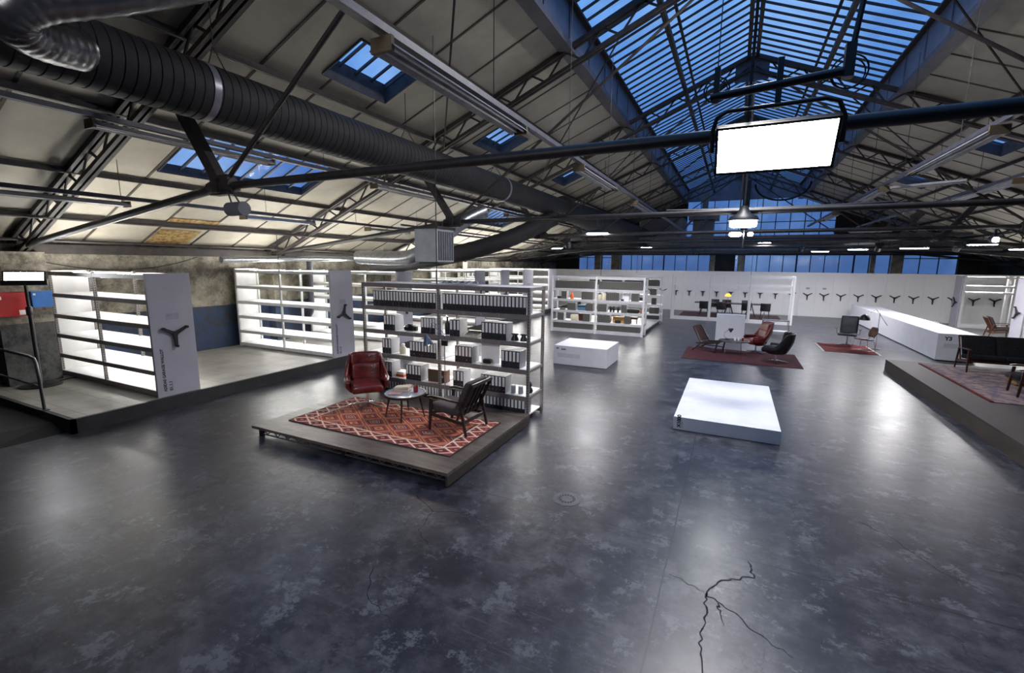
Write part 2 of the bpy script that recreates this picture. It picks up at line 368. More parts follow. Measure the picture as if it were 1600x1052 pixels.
PIL = mat('beige_painted_pillar', (.50, .45, .34), .7, col2=(.2, .18, .14), scale=3)
for i, (xa, xb) in enumerate(((-10.6, -10.1), (-9.2, -8.5), (-1.75, -1.4), (.15, .55), (8.0, 8.25), (9.1, 9.7))):
    struct(MB().box(xa, xb, YEND-.35, YEND, 2.1, 3.86).build('trim_%d' % (20+i), PIL))
struct(MB().box(-1.4, -.1, YEND-.2, YEND, 2.1, 3.86).build('trim_30', DARKW))
# glass
def glass(name, col=(.8, .9, 1), mixf=.12):
    m = bpy.data.materials.new(name); m.use_nodes = True; n = m.node_tree; n.nodes.clear(); nn = n.nodes.new; l = n.links.new
    o = nn('ShaderNodeOutputMaterial'); t = nn('ShaderNodeBsdfTransparent'); t.inputs[0].default_value = (*col, 1); g = nn('ShaderNodeBsdfGlossy'); g.inputs['Roughness'].default_value = .12
    no_ = nn('ShaderNodeTexNoise'); no_.inputs['Scale'].default_value = 1.1; no_.inputs['Detail'].default_value = 6; l(nn('ShaderNodeTexCoord').outputs['Object'], no_.inputs['Vector'])
    d = nn('ShaderNodeBsdfDiffuse'); d.inputs[0].default_value = (.4, .4, .42, 1)
    mr = nn('ShaderNodeMapRange'); mr.inputs[1].default_value = .45; mr.inputs[2].default_value = .75; mr.inputs[3].default_value = .02; mr.inputs[4].default_value = .22; l(no_.outputs[0], mr.inputs[0])
    a = nn('ShaderNodeMixShader'); l(mr.outputs[0], a.inputs[0]); l(t.outputs[0], a.inputs[1]); l(d.outputs[0], a.inputs[2])
    x = nn('ShaderNodeMixShader'); x.inputs[0].default_value = mixf; l(a.outputs[0], x.inputs[1]); l(g.outputs[0], x.inputs[2]); l(x.outputs[0], o.inputs[0]); MATS[name] = m; return m
GL = glass('dusty_skylight_glass', mixf=.04); GW = glass('window_glass', (.85, .92, 1), .05)
# back windows
nw = 0
def window(pane_pts, bars, gm=GW, bm=None, th=.05):
    """pane_pts polygon; bars = list of (p0,p1,w)"""
    global nw; nw += 1
    mb = MB(); mb.face([mb.pt(p) for p in pane_pts]); o = struct(mb.build('window_%d' % nw, gm))
    fb = MB()
    for p0, p1, w_ in bars: fb.bar(p0, p1, w_, th)
    fb.build('window_frame', bm or STEELDK, o); return o
for xa, xb in ((-12.1, -10.6), (-10.1, -9.2), (-8.5, -1.75), (-.1, .15), (.55, 8.0), (8.25, 9.1), (9.7, 12.5)):
    yy = YEND+.15; z0, z1 = 2.1, 3.86
    bars = [((xa, yy, z0), (xb, yy, z0), .06), ((xa, yy, z1), (xb, yy, z1), .08)]
    k = max(1, round((xb-xa)/.82))
    for i in range(k+1): x = xa+(xb-xa)*i/k; bars.append(((x, yy-.02, z0), (x, yy-.02, z1), .05 if (i % 4) else .10))
    if xa > 8.5 or xa < -9.3:
        bars.append(((xa, yy, 3.45), (xb, yy, 3.45), .04))
    window([(xa, yy, z0), (xb, yy, z0), (xb, yy, z1), (xa, yy, z1)], bars)
for xa, xb in ((-3.6, .15), (.55, 5.9)):
    yy = YEND+.15; bars = [((xa, yy, 5.05), (xb, yy, 5.05), .08), ((xa, yy, 6.0), (xb, yy, 6.0), .06)]
    if xa < 0: P = [(xa, yy, 5.05), (xb, yy, 5.05), (xb, yy, roofz(xb)), (0, yy, roofz(0)), (xa, yy, roofz(xa))]
    else: P = [(xa, yy, 5.05), (xb, yy, 5.05), (xb, yy, roofz(xb)), (xa, yy, roofz(xa))]
    k = round((xb-xa)/.85)
    for i in range(k+1): x = xa+(xb-xa)*i/k; bars.append(((x, yy-.02, 5.05), (x, yy-.02, roofz(x)), .055))
    window(P, bars)
struct(MB().box(.12, .58, YEND-.25, YEND+.3, 5.05, 9.0).build('trim_31', DARKW))

# ceiling lining with holes for the roof lights
def ceil_mat():
    m = mat('cream_insulation_lining', (.47, .44, .365), .62, col2=(.36, .335, .275), scale=1.3, detail=7, lo=.4, hi=.75, bump=.15, bscale=5, stretch=(1, 1, 1), spec=.35)
    return m
CL = ceil_mat(); BATT = mat('brown_batten', (.055, .045, .040), .7, col2=(.09, .075, .06), scale=4)
holes = {-1: [(6.0, 6.95, 6.45, 8.1), (6.0, 6.95, 11.75, 13.4), (6.0, 6.95, 17.95, 19.4), (9.3, 10.7, 5.55, 9.0), (9.3, 10.7, 17.7, 20.9)], 1: [(6.0, 6.95, 24.2, 26.0), (6.0, 6.95, 11.75, 13.4), (6.0, 6.95, 17.95, 19.4)]}
SHAFT = mat('dark_blue_grey_lining', (.06, .065, .085), .7, col2=(.035, .035, .045), scale=3)
for s in (-1, 1):
    xs = sorted({3.7, XW+.05, *[h[0] for h in holes[s]], *[h[1] for h in holes[s]]})
    ys = sorted({Y0, YEND, *[h[2] for h in holes[s]], *[h[3] for h in holes[s]]})
    mb = MB()
    for a, b in zip(xs[:-1], xs[1:]):
        for c_, d in zip(ys[:-1], ys[1:]):
            if any(a >= h[0]-.01 and b <= h[1]+.01 and c_ >= h[2]-.01 and d <= h[3]+.01 for h in holes[s]): continue
            for o1, o2, fl_ in ((0, 0, 1), (.12, .12, 0)):
                q = [(s*a, c_, roofz(a)+o1), (s*b, c_, roofz(b)+o1), (s*b, d, roofz(b)+o1), (s*a, d, roofz(a)+o1)]
                mb.quad(*q)
    # battens across, every 1.2 m, between purlins
    mb.cur = 1; y = 4.3-1.2*9
    while y < YEND:
        segs = [(3.75, XW)]
        for h in holes[s]:
            if h[2]-.03 < y < h[3]+.03:
                segs = [q for a, b in segs for q in ((a, min(b, h[0])), (max(a, h[1]), b)) if q[1]-q[0] > .05]
        for a, b in segs: mb.bar((s*a, y, roofz(a)-.008), (s*b, y, roofz(b)-.008), .045, .016)
        y += 1.2
    struct(mb.build('ceiling' if s < 0 else 'ceiling.001', [CL, BATT]))
    # roof light shafts and their glazing
    for (a, b, c_, d) in holes[s]:
        mb = MB(); up = .34 if (b-a) < 1 else .16
        for (xa, ya, xb, yb) in ((a, c_, b, c_), (b, c_, b, d), (b, d, a, d), (a, d, a, c_)):
            mb.quad((s*xa, ya, roofz(xa)-.04), (s*xb, yb, roofz(xb)-.04), (s*xb, yb, roofz(xb)+up), (s*xa, ya, roofz(xa)+up))
        P = [(s*a, c_, roofz(a)+up-.05), (s*b, c_, roofz(b)+up-.05), (s*b, d, roofz(b)+up-.05), (s*a, d, roofz(a)+up-.05)]
        bars = []; k = max(3, round((d-c_)/.42))
        for i in range(k+1): yy = c_+(d-c_)*i/k; bars.append((V((s*a, yy, roofz(a)+up-.08)), V((s*b, yy, roofz(b)+up-.08)), .045))
        o = window(P, bars, GL, STEELGR, .04); mb.build('shaft', SHAFT, o, solid=.02)
# big ridge glazing
BANDM = mat('blue_grey_upstand_panel', (.15, .17, .24), .45, col2=(.10, .115, .17), scale=2.5)
GZ = lambda x: 10.03-.413*abs(x)
for s in (-1, 1):
    mb = MB(); mb.box(min(s*3.66, s*3.72), max(s*3.66, s*3.72), Y0, YEND, 7.6, 8.5)
    y = 4.3-6
    while y < YEND: mb.box(min(s*3.63, s*3.67), max(s*3.63, s*3.67), y-.02, y+.02, 7.62, 8.48); y += 1.5
    struct(mb.build('trim_%d' % (1 if s < 0 else 2), BANDM))
    mb = MB(); mb.box(min(s*3.55, s*3.85), max(s*3.55, s*3.85), Y0, YEND, 7.48, 7.62)
    struct(mb.build('trim_%d' % (3 if s < 0 else 4), STEELGR))
    bars = [(V((s*3.6, Y0, 8.47)), V((s*3.6, YEND, 8.47)), .14), (V((s*1.82, Y0, GZ(1.82)-.05)), V((s*1.82, YEND, GZ(1.82)-.05)), .07), (V((s*.10, Y0, GZ(0)-.08)), V((s*.10, YEND, GZ(0)-.08)), .06)]
    y = .1
    while y < YEND: bars.append((V((s*3.68, y, GZ(3.68)-.02)), V((0, y, GZ(0)-.02)), .042)); y += .43
    window([(s*3.7, Y0, GZ(3.7)), (0, Y0, GZ(0)), (0, YEND, GZ(0)), (s*3.7, YEND, GZ(3.7))], bars, GL, STEELDK, .05)
mb = MB()
for i in [mb.pt(p) for p in ((-3.7, YEND, 7.6), (3.7, YEND, 7.6), (3.7, YEND, 8.5), (0, YEND, 10.03), (-3.7, YEND, 8.5))]: pass
mb.face((0, 1, 2, 3, 4)); struct(mb.build('trim_5', BANDM, solid=.05))
# eaves beams
for s in (-1, 1):
    struct(MB().box(min(s*13.75, s*14.1), max(s*13.75, s*14.1), Y0, YEND, 3.02, 3.22).build('trim_%d' % (6 if s < 0 else 7), STEELDK))
# bare patches of the lining
BARE = mat('exposed_brown_insulation', (.20, .075, .025), .9, col2=(.42, .33, .12), scale=9, detail=8, lo=.4, hi=.6, bump=.5, bscale=20)
mb = MB()
for a, b, c_, d in ((12.55, 13.0, 6.7, 7.9), (13.15, 13.95, 6.75, 7.75)): mb.quad((-a, c_, roofz(a)-.02), (-b, c_, roofz(b)-.02), (-b, d, roofz(b)-.02), (-a, d, roofz(a)-.02))
struct(mb.build('trim_8', BARE))

# ------------------------------------------------------------------ raised floors
TILE = bpy.data.materials.new('pale_tile_floor'); TILE.use_nodes = True
n = TILE.node_tree; b = n.nodes['Principled BSDF']; br = n.nodes.new('ShaderNodeTexBrick'); tcn = n.nodes.new('ShaderNodeTexCoord')
n.links.new(tcn.outputs['Object'], br.inputs['Vector']); br.offset = 0; br.inputs['Scale'].default_value = 1; br.inputs['Brick Width'].default_value = .6; br.inputs['Row Height'].default_value = .6
br.inputs['Mortar Size'].default_value = .008; br.inputs['Color1'].default_value = (.36, .345, .31, 1); br.inputs['Color2'].default_value = (.32, .305, .275, 1); br.inputs['Mortar'].default_value = (.18, .17, .15, 1)
nz = n.nodes.new('ShaderNodeTexNoise'); nz.inputs['Scale'].default_value = 1.4; nz.inputs['Detail'].default_value = 8; n.links.new(tcn.outputs['Object'], nz.inputs['Vector'])
mxn = n.nodes.new('ShaderNodeMix'); mxn.data_type = 'RGBA'; mxn.blend_type = 'MULTIPLY'; mxn.inputs['Factor'].default_value = .7
crn = n.nodes.new('ShaderNodeValToRGB'); crn.color_ramp.elements[0].position = .3; crn.color_ramp.elements[0].color = (.5, .5, .5, 1); crn.color_ramp.elements[1].position = .6
n.links.new(nz.outputs[0], crn.inputs[0]); n.links.new(br.outputs['Color'], mxn.inputs['A']); n.links.new(crn.outputs[0], mxn.inputs['B']); n.links.new(mxn.outputs['Result'], b.inputs['Base Color']); b.inputs['Roughness'].default_value = .45
KERB = mat('dark_kerb', (.020, .019, .020), .6, col2=(.035, .032, .032), scale=3)
mb = MB(); mb.box(-XW, -9.83, 3.42, YEND, 0, .25); o = struct(mb.build('floor_raised', TILE))
mb = MB(); mb.box(-9.83, -9.76, 3.35, YEND, 0, .252); mb.box(-XW, -9.76, 3.35, 3.42, 0, .252); mb.build('kerb', KERB, o)
mb = MB(); mb.v = []
for p in ((-XW, 2.3, 0), (-10.0, 2.3, 0), (-10.0, 3.35, 0), (-XW, 3.35, 0), (-XW, 2.3, .12), (-10.6, 2.3, .12), (-10.35, 3.35, .12), (-XW, 3.35, .12)): mb.pt(p)
for q in ((0, 1, 5, 4), (1, 2, 6, 5), (4, 5, 6, 7), (2, 3, 7, 6)): mb.face(q)
struct(mb.build('floor_step', mat('black_step', (.010, .010, .011), .8)))
PLYW = mat('brown_grey_platform_boards', (.060, .046, .043), .62, spec=.25, col2=(.055, .046, .046), scale=2.2, detail=8, bump=.1)
PLYS = mat('brown_platform_fascia', (.060, .044, .034), .6, col2=(.04, .030, .024), scale=3)
pr_ = thing('display_platform', 'long low brown wooden platform on the right carrying the black sofa', 'platform', (4.06, 5.5, 0))
MB().box(0, 9.2, 0, 10.6, .26, .30).build('deck', PLYW, pr_)
MB().box(.0, .03, 0, 10.6, 0, .26).box(.03, 9.2, 10.55, 10.58, 0, .26).build('fascia', PLYS, pr_)

# ------------------------------------------------------------------ roof trusses, purlins, pipes
def lamp_obj(name, loc, rot, size, power, col=(1, .97, .98), size_y=None):
    la = bpy.data.lights.new(name, 'AREA'); la.energy = power; la.color = col; la.size = size
    la.shape = 'RECTANGLE' if size_y else 'DISK'
    if size_y: la.size_y = size_y
    o = bpy.data.objects.new(name, la); C.objects.link(o); o.location = loc; o.rotation_euler = rot; return o
def ridge_fill(y, label):  # out-of-view lamp and housing, added to light the plinths from above
    t = thing('ridge_fill_lamp', label, 'ceiling light', (0, y, 8.15), 0, 'added lamps under the ridge, out of view')
    MB().lathe([(.34, 0), (.35, .01), (.30, .16), (.12, .26), (.08, .36)], seg=24).build('reflector', FIXT, t, smooth=True); MB().tube([(0, 0, .34), (0, 0, .82)], .012, 6).build('stem', STEELDK, t)
    lamp_obj('ridge_fill_light', (0, y, 8.12), (0, 0, 0), .62, RIDGE_FILL)
def truss(y, label):
    t = thing('roof_truss', label, 'roof truss', (0, y, 0), group='steel roof trusses')
    for s in (-1, 1):
        mb = MB(); n_ = 34; xa, xb = XW-.05, .05
        def top(x): return V((s*x, 0, roofz(x)-.07))
        def bot(x): return V((s*x, 0, roofz(x)-.46))
        for dy in (-.05, .05):
            mb.bar(top(xa)+V((0, dy, 0)), top(xb)+V((0, dy, 0)), .06, .09); mb.bar(bot(xa)+V((0, dy, 0)), bot(xb)+V((0, dy, 0)), .06, .07)
        for k in range(n_):
            a = xa+(xb-xa)*k/n_; c_ = xa+(xb-xa)*(k+1)/n_; mb.bar(top(a) if k % 2 else bot(a), bot(c_) if k % 2 else top(c_), .02, .045)
        mb.build('rafter', STEELDK, t)
        MB().bar((s*7.75, 0, roofz(7.75)-.5), (s*6.7, 0, 3.95), .13, .16).bar((s*7.75, 0, roofz(7.75)-.47), (s*7.35, 0, roofz(7.75)-.75), .05, .3).build('strut', STEELDK, t)
        MB().tube([(s*6.7, 0, 3.95), (s*13.95, 0, 3.12)], .062, 12).build('eaves_tie', TUBEDK, t, smooth=True)
        MB().tube([(s*6.7, 0, 3.95), (s*.1, 0, 8.75)], .032, 8).build('ridge_tie', STEELDK, t, smooth=True)
        MB().box(s*6.7-.2, s*6.7+.2, -.06, .06, 3.83, 4.1).tube([(s*6.7-.26, 0, 3.93), (s*6.7+.26, 0, 3.95)], .10, 10).box(s*6.7-.05, s*6.7+.05, -.13, .13, 3.85, 4.05).build('node_casting', STEELDK, t)
    MB().tube([(-6.7, 0, 3.95), (6.7, 0, 3.95)], .055, 12).build('horizontal_tie', TUBEDK, t, smooth=True)
    MB().tube([(0, .0, 8.7), (0, .0, 3.95)], .014, 6).build('hanger_rod', STEELDK, t)
    MB().box(-.45, .45, -.015, .015, 8.35, 8.95).build('ridge_plate', STEELGR, t)
    return t
tl = ['nearest steel roof truss, its long dark tie pipe crossing in front of everything', 'second steel roof truss from the camera, tie pipe passing under the white hanging light panel',
      'third steel roof truss from the camera', 'fourth steel roof truss from the camera', 'fifth steel roof truss, beyond the duct flange', 'farthest steel roof truss, just before the glazed gable']
t0 = truss(4.3, tl[0])
for k in range(1, 6): dup(t0, (0, 4.3+6*k, 0), label=tl[k])
for s in (-1, 1):
    for x, nm in ((5.5, 'highest'), (7.3, 'second highest'), (9.2, 'third highest'), (11.05, 'fourth highest'), (12.75, 'lowest')):
        segs = [(Y0, YEND)]
        for h in holes[s]:
            if h[0]-.05 < x < h[1]+.05: segs = [q for a, b in segs for q in ((a, min(b, h[2])), (max(a, h[3]), b)) if q[1]-q[0] > .1]
        mb = MB()
        for a, b in segs: mb.box(s*x-.03, s*x+.03, a, b, roofz(x)-.12, roofz(x)-.02)
        tag(mb.build('purlin', STEELDK), '%s dark purlin running along the %s roof slope' % (nm, 'left' if s < 0 else 'right'), 'purlin', 'roof purlins')
    tag(MB().box(s*1.82-.05, s*1.82+.05, Y0, YEND, roofz(1.82)-.16, roofz(1.82)-.04).build('glazing_purlin', STEELDK), 'dark purlin under the %s half of the ridge glazing' % ('left' if s < 0 else 'right'), 'purlin')
tag(MB().box(-.16, -.08, Y0, YEND, 8.95, 9.1).box(.08, .16, Y0, YEND, 8.95, 9.1).build('ridge_beam', STEELDK), 'twin dark ridge beam running the length of the glazed roof', 'beam')
# wind braces under the roof
for s in (-1, 1):
    for y in (4.3, 10.3, 16.3):
        tag(MB().tube([(s*2.6, y+.1, roofz(2.6)-.5), (s*6.9, y+5.9, roofz(6.9)-.5)], .02, 6).build('wind_brace', STEELDK), 'thin diagonal brace rod under the %s roof slope after truss at %s' % ('left' if s < 0 else 'right', {4.3: 'front', 10.3: 'middle', 16.3: 'rear'}[y]), 'brace')

# ------------------------------------------------------------------ ducts
DUCT = mat('dark_fabric_wrapped_duct', (.022, .020, .022), .7, col2=(.012, .011, .013), scale=3, bump=.2, bscale=12)
STRAP = mat('foil_strap', (.30, .28, .33), .35, .4)
t = thing('ventilation_duct', 'huge dark spiral ventilation duct running diagonally under the left roof slope', 'duct', (-6.5, -3, 5.1))
pts = [(0, 0, 0)]; mb = MB(); ring = []
k = 0; y = 0.0
P = []; Rr = []
while y < 21.0:
    P += [(0, y, 0), (0, y+.10, 0), (0, y+.106, 0), (0, y+.114, 0)]; Rr += [.36, .36, .352, .352]; y += .12
mb.tube(P, lambda q: Rr[min(len(Rr)-1, round(q*(len(Rr)-1)))], 28); mb.build('duct_body', DUCT, t, smooth=True)
MB().lathe([(.38, 0), (.52, .03), (.52, .22), (.42, .26)], seg=28).build('end_collar', DUCT, t, smooth=True).matrix_local = Matrix.Translation((0, 21.0, 0)) @ Matrix.Rotation(-PI/2, 4, 'X')
MB().tube([(0, 21.2, 0), (.1, 27, -.1), (.25, 37, -.35)], .42, 24, r1=.75).build('far_section', DUCT, t, smooth=True)
for yy in (4.0+3, 12.6+3):
    MB().tube([(0, yy-.045, 0), (0, yy+.045, 0)], .366, 28).build('strap', STRAP, t, smooth=True)
MB().tube([(0, yy-.045, 0), (0, yy+.045, 0)], .366, 28)
for i, yy in enumerate((4.2, 8.2, 12.2)):
    MB().tube([(0, yy+3, roofz(6.5)-5.1-.05), (0, yy+3, .62)], .008, 5).tube([(0, yy+3, .62), (-.22, yy+3, .28)], .008, 5).tube([(0, yy+3, .62), (.22, yy+3, .28)], .008, 5).build('hanging_chain', STEELDK, t)
def flex(pts, r, name, label, m=GALV, n_=40, ribs=True, cat='duct'):
    # smooth the path then ribs
    Q = [V(p) for p in pts]; path = []
    for a in range(len(Q)-1):
        p0 = Q[max(a-1, 0)]; p1 = Q[a]; p2 = Q[a+1]; p3 = Q[min(a+2, len(Q)-1)]
        for k in range(n_//(len(Q)-1)):
            t_ = k/(n_//(len(Q)-1)); path.append(.5*((2*p1)+(p2-p0)*t_+(2*p0-5*p1+4*p2-p3)*t_*t_+(3*p1-p0-3*p2+p3)*t_**3))
    path.append(Q[-1])
    mb = MB(); mb.tube(path, (lambda q: r*(1+.035*((round(q*(len(path)-1)) % 3) == 0))) if ribs else r, 20)
    return tag(mb.build(name, m, smooth=True), label, cat)
flex([(-6.16, 2.60, 5.0), (-5.95, 2.22, 4.92), (-5.75, 1.98, 4.95), (-5.6, 2.12, 5.12), (-5.4, 2.7, 5.42), (-5.15, 3.4, 5.85), (-4.9, 4.1, 6.4)], .19, 'branch_duct', 'shiny silver spiral branch duct joining the big duct at top left', mat('dark_spiral_steel', (.16, .16, .17), .32, .8, col2=(.09, .09, .10), scale=5), n_=84)
flex([(-6.5, 11.6, 4.35), (-6.9, 11.0, 4.0), (-7.3, 10.6, 3.55), (-7.9, 10.4, 3.15), (-8.6, 10.5, 3.02), (-10.5, 10.8, 3.05)], .2, 'flexible_duct', 'bent silver flexible duct above the near shelving, left of the hanging grey box', n_=70)
flex([(-12.3, 13.4, 2.7), (-9.35, 14.0, 3.15), (-7.4, 14.9, 3.75), (-6.3, 16.5, 4.6)], .30, 'sloping_duct', 'dark duct sloping down to the left behind the hanging grey box', DUCT, n_=60)
flex([(-12.5, 7.8, 2.93), (-12.5, 10, 2.98), (-12.5, 15.5, 3.05)], .085, 'silver_pipe', 'long thin silver pipe above the second left shelving unit', n_=20, cat='pipe')
flex([(-13.6, 11.6, 3.0), (-13.62, 11.6, 2.0), (-13.65, 11.6, 1.2), (-13.9, 11.6, .9)], .10, 'downpipe', 'grey vertical pipe on the left wall behind the shelving', STEELGR, cat='pipe', ribs=False)
t = thing('hanging_air_heater', 'pale grey metal air heater box hanging under the second roof truss', 'heater', (-7.0, 9.9, 2.92))
MB().box(-.36, .32, -.38, .38, 0, .82).build('casing', mat('pale_grey_metal', (.42, .45, .46), .5, col2=(.33, .35, .36)), t, bevel=.012)
mb = MB()
for k in range(7): mb.box(.32, .335, -.33+.1*k, -.27+.1*k, .04, .76)
mb.build('side_louvre', STEELGR, t)
MB().box(-.38, .36, -.40, .40, .82, .88).box(-.3, -.26, -.02, .02, .88, 1.0).box(.2, .24, -.02, .02, .88, 1.0).build('hanging_bracket', STEELDK, t)
MB().box(-.3, .3, -.3, .3, -.04, 0).build('outlet', BLACK, t)
t = thing('drum_spotlight', 'small grey drum-shaped spotlight hanging from the nearest truss node', 'spotlight', (-6.35, 4.25, 3.62))
MB().tube([(-.16, 0, 0), (.16, .0, 0)], .095, 20).build('drum', mat('dull_grey_drum', (.12, .12, .14), .5), t, smooth=True)
MB().tube([(-.11, 0, .08), (-.19, 0, .28)], .012, 6).tube([(.06, 0, .08), (-.10, 0, .28)], .012, 6).build('bracket', STEELDK, t)

# ------------------------------------------------------------------ lighting tracks and unlit fluorescent fittings
def track(x, z, y0, y1, label):
    t = thing('cable_track', label, 'cable track', (x, y0, z), group='cable tracks under the roof')
    L_ = y1-y0; mb = MB(); mb.box(-.05, .05, 0, L_, 0, .035); mb.box(-.05, -.04, 0, L_, .035, .07); mb.box(.04, .05, 0, L_, .035, .07)
    mb.build('rail', STEELGR, t)
    y = .6
    while y < L_: MB().tube([(0, y, .03), (0, y, roofz(x)-z-.02)], .006, 4).build('suspension_wire', STEELDK, t); y += 3.0
def fitting(x, z, y0, y1, label, dx=-.02):
    t = thing('fluorescent_fitting', label, 'light fitting', (x+dx, y0, z-.02), group='unlit fluorescent fittings')
    L_ = y1-y0
    mb = MB(); i = []
    sec = [(-.15, -.10), (-.05, -.02), (.05, -.02), (.15, -.10), (.14, -.10), (.05, -.035), (-.05, -.035), (-.14, -.10)]
    for y in (0, L_): i.append([mb.pt((a, y, b_)) for a, b_ in sec])
    for k in range(8): mb.face((i[0][k], i[0][(k+1) % 8], i[1][(k+1) % 8], i[1][k]))
    mb.build('reflector', FIXT, t)
    for sx in (-.055, .055): MB().tube([(sx, .04, -.075), (sx, L_-.04, -.075)], .014, 8).build('fluorescent_tube', TUBE, t, smooth=True)
    MB().box(-.12, .12, -.012, .03, -.13, .0).build('end_cap', RAWEND, t); MB().box(-.10, .10, L_-.03, L_+.012, -.11, 0).build('end_cap', RAWEND, t)
track(-3.0, 4.92, 2.0, 30, 'long cable track left of the ridge glazing, carrying the big foreground fitting')
track(-8.5, 4.92, 1.2, 30, 'cable track left of the big duct'); track(-10.55, 4.02, 1.2, 26, 'lowest cable track, near the left wall')
track(3.4, 5.02, 7.5, 30, 'cable track right of the white hanging light panel'); track(5.6, 4.92, 10, 30, 'rightmost cable track near the picture edge')
for x, z, a, b_, l_ in ((-3, 4.92, 3.5, 6.5, 'largest fluorescent fitting, top centre, brown cap at its near end'), (-3, 4.92, 9.3, 12.3, 'fluorescent fitting above the centre, second on its track'), (-3, 4.92, 15, 18.5, 'far fluorescent fitting near the end of the ridge track'),
    (-8.5, 4.92, 3.6, 6.5, 'long fluorescent fitting crossing the big roof light at left'), (-8.5, 4.92, 9.4, 12.1, 'fluorescent fitting above the second shelving unit'), (-8.5, 4.92, 17, 20, 'small far fluorescent fitting below the duct collar'),
    (-10.55, 4.02, 2.0, 4.9, 'dark fluorescent fitting at the left picture edge'), (-10.55, 4.02, 7.2, 9.2, 'short low fitting behind the drum spotlight'), (-10.55, 4.02, 11.3, 13.3, 'low fitting left of the hanging heater'),
    (3.4, 5.02, 9.6, 13.3, 'largest fluorescent fitting on the right, brown near end'), (3.4, 5.02, 15.5, 19, 'second fluorescent fitting on the right track'), (5.6, 4.92, 14.5, 18, 'fluorescent fitting at the right picture edge'), (3.4, 5.02, 22, 25, 'farthest small fitting on the right track')):
    fitting(x, z, a, b_, l_)
# angled loose fittings on the right
for (p, a, l_) in (((4.0, 14.6, 4.85), 1.1, 'short pale fitting turned crosswise under the right track'), ((4.6, 22.3, 4.25), 1.2, 'pale crosswise fitting below the second truss at right'), ((5.2, 26.5, 3.95), 1.15, 'small pale crosswise fitting far right')):
    t = thing('strip_fitting', l_, 'light fitting', p, a); MB().box(-.1, .1, -.7, .7, 0, .05).build('housing', FIXT, t); MB().tube([(0, -.66, -.02), (0, .66, -.02)], .016, 8).build('fluorescent_tube', TUBE, t)
# steel beams and pipes near the gable
for (x0, x1, y, z, hh, l_, m_) in ((-10.9, 10.9, 33.2, 4.25, .35, 'deep grey cross beam above the far windows', STEELGR), (-11.2, 11.2, 36.4, 4.1, .25, 'brown cross beam right over the far window strip', PLYS), (-10.3, 10.3, 30.3, 4.55, .14, 'slim cross beam before the gable glazing', STEELGR)):
    tag(MB().box(x0, x1, y-.09, y+.09, z-hh/2, z+hh/2).box(x0, x1, y-.15, y+.15, z-hh/2-.03, z-hh/2).build('cross_beam', m_), l_, 'beam')
for y, z, r_, l_ in ((35.4, 3.75, .16, 'fat horizontal pipe above the far windows'), (32.0, 3.85, .10, 'thin horizontal pipe in front of the far cross beam')):
    tag(MB().tube([(-12.1, y, z), (12.1, y, z)], r_, 10).build('horizontal_pipe', STEELGR, smooth=True), l_, 'pipe')
tag(MB().box(-3.3, -1.3, 36.0, 37.6, 6.1, 6.9).box(-3.0, -1.6, 36.2, 37.4, 4.35, 6.1).box(-2.5, -2.1, 36.6, 37.0, 6.9, 8.1).build('extract_hood', mat('brown_grey_sheet', (.16, .14, .14), .5), bevel=.03), 'boxy brown grey extract duct in front of the gable glazing', 'duct')
tag(MB().box(-6.6, -3.5, 35.0, 37.5, 4.5, 6.2).build('plant_unit', mat('dark_grey_sheet', (.10, .10, .12), .5, col2=(.16, .16, .18), scale=1.2), bevel=.05), 'dark boxy plant unit at the far end of the big duct', 'plant unit')
for x, l_ in ((-4.0, 'left'), (6.3, 'right')):
    for k in (0, 1):
        tag(MB().bar((x+k*.9, 34, 4.5), (x+1.3+k*.9, 34, 6.2), .12, .12).build('raking_post', STEELGR), '%s grey raking post, %s of its pair, before the gable' % (l_, ('first', 'second')[k]), 'post')
for i, (x, y, l_) in enumerate(((2.35, 22.2, 'black stage spotlight under the fourth truss tie, right of the lamp cluster'), (4.9, 22.2, 'black stage spotlight under the fourth truss tie, above the small red rug'), (7.2, 22.2, 'black stage spotlight under the fourth truss tie, far right'), (-5.6, 16.2, 'black stage spotlight beside the bright oval light at left of centre'), (8.8, 16.2, 'black stage spotlight under the third truss tie at right'), (-2.2, 28.2, 'small black stage spotlight under the fifth truss tie'))):
    t = thing('stage_spotlight', l_, 'spotlight', (x, y, 3.62)); mb = MB(); mb.M = Matrix.Rotation(-.6, 4, 'X'); mb.tube([(0, -.14, 0), (0, .14, 0)], .10, 12); mb.box(-.14, .14, -.15, -.14, -.02, .14).box(-.14, .14, -.15, -.14, -.14, -.10); mb.build('housing', BLACK, t)
    MB().tube([(-.12, 0, 0), (-.12, 0, .14), (.12, 0, .14), (.12, 0, 0)], .008, 5).tube([(0, 0, .14), (0, .08, .30)], .016, 6).build('yoke', BLACK, t)
# loose cables and pipes along the left slope
rnd = random.Random(3)
for i, (x, z, y0, y1, l_) in enumerate(((-12.0, 3.7, 1.5, 22, 'long dark conduit low under the left roof slope'), (-13.2, 3.3, 1.5, 26, 'dark conduit just above the left wall'), (-9.8, 4.1, 12, 28, 'dark conduit above the far left shelving'))):
    tag(MB().tube([(x, y0, z), (x, (y0+y1)/2, z-.03), (x, y1, z+.02)], .03, 8).build('conduit', STEELDK, smooth=True), l_, 'conduit')
def sag(a, b_, dip, r_, label, name='cable', cat='cable'):
    a = V(a); b_ = V(b_); tag(MB().tube([a+(b_-a)*k/14-V((0, 0, dip*4*(k/14)*(1-k/14))) for k in range(15)], r_, 6).build(name, BLACK, smooth=True), label, cat)
sag((-13.9, 4.2, 3.0), (-13.9, 8.0, 3.0), .35, .012, 'thin black cable drooping along the top of the left wall')
sag((-11, 15, 3.3), (-6, 19, 3.7), .5, .02, 'black cable looping in the dark behind the heater')
sag((7.5, 17.5, 5.0), (6.2, 19.0, 4.4), .8, .025, 'thick black cable looping below the right roof slope')
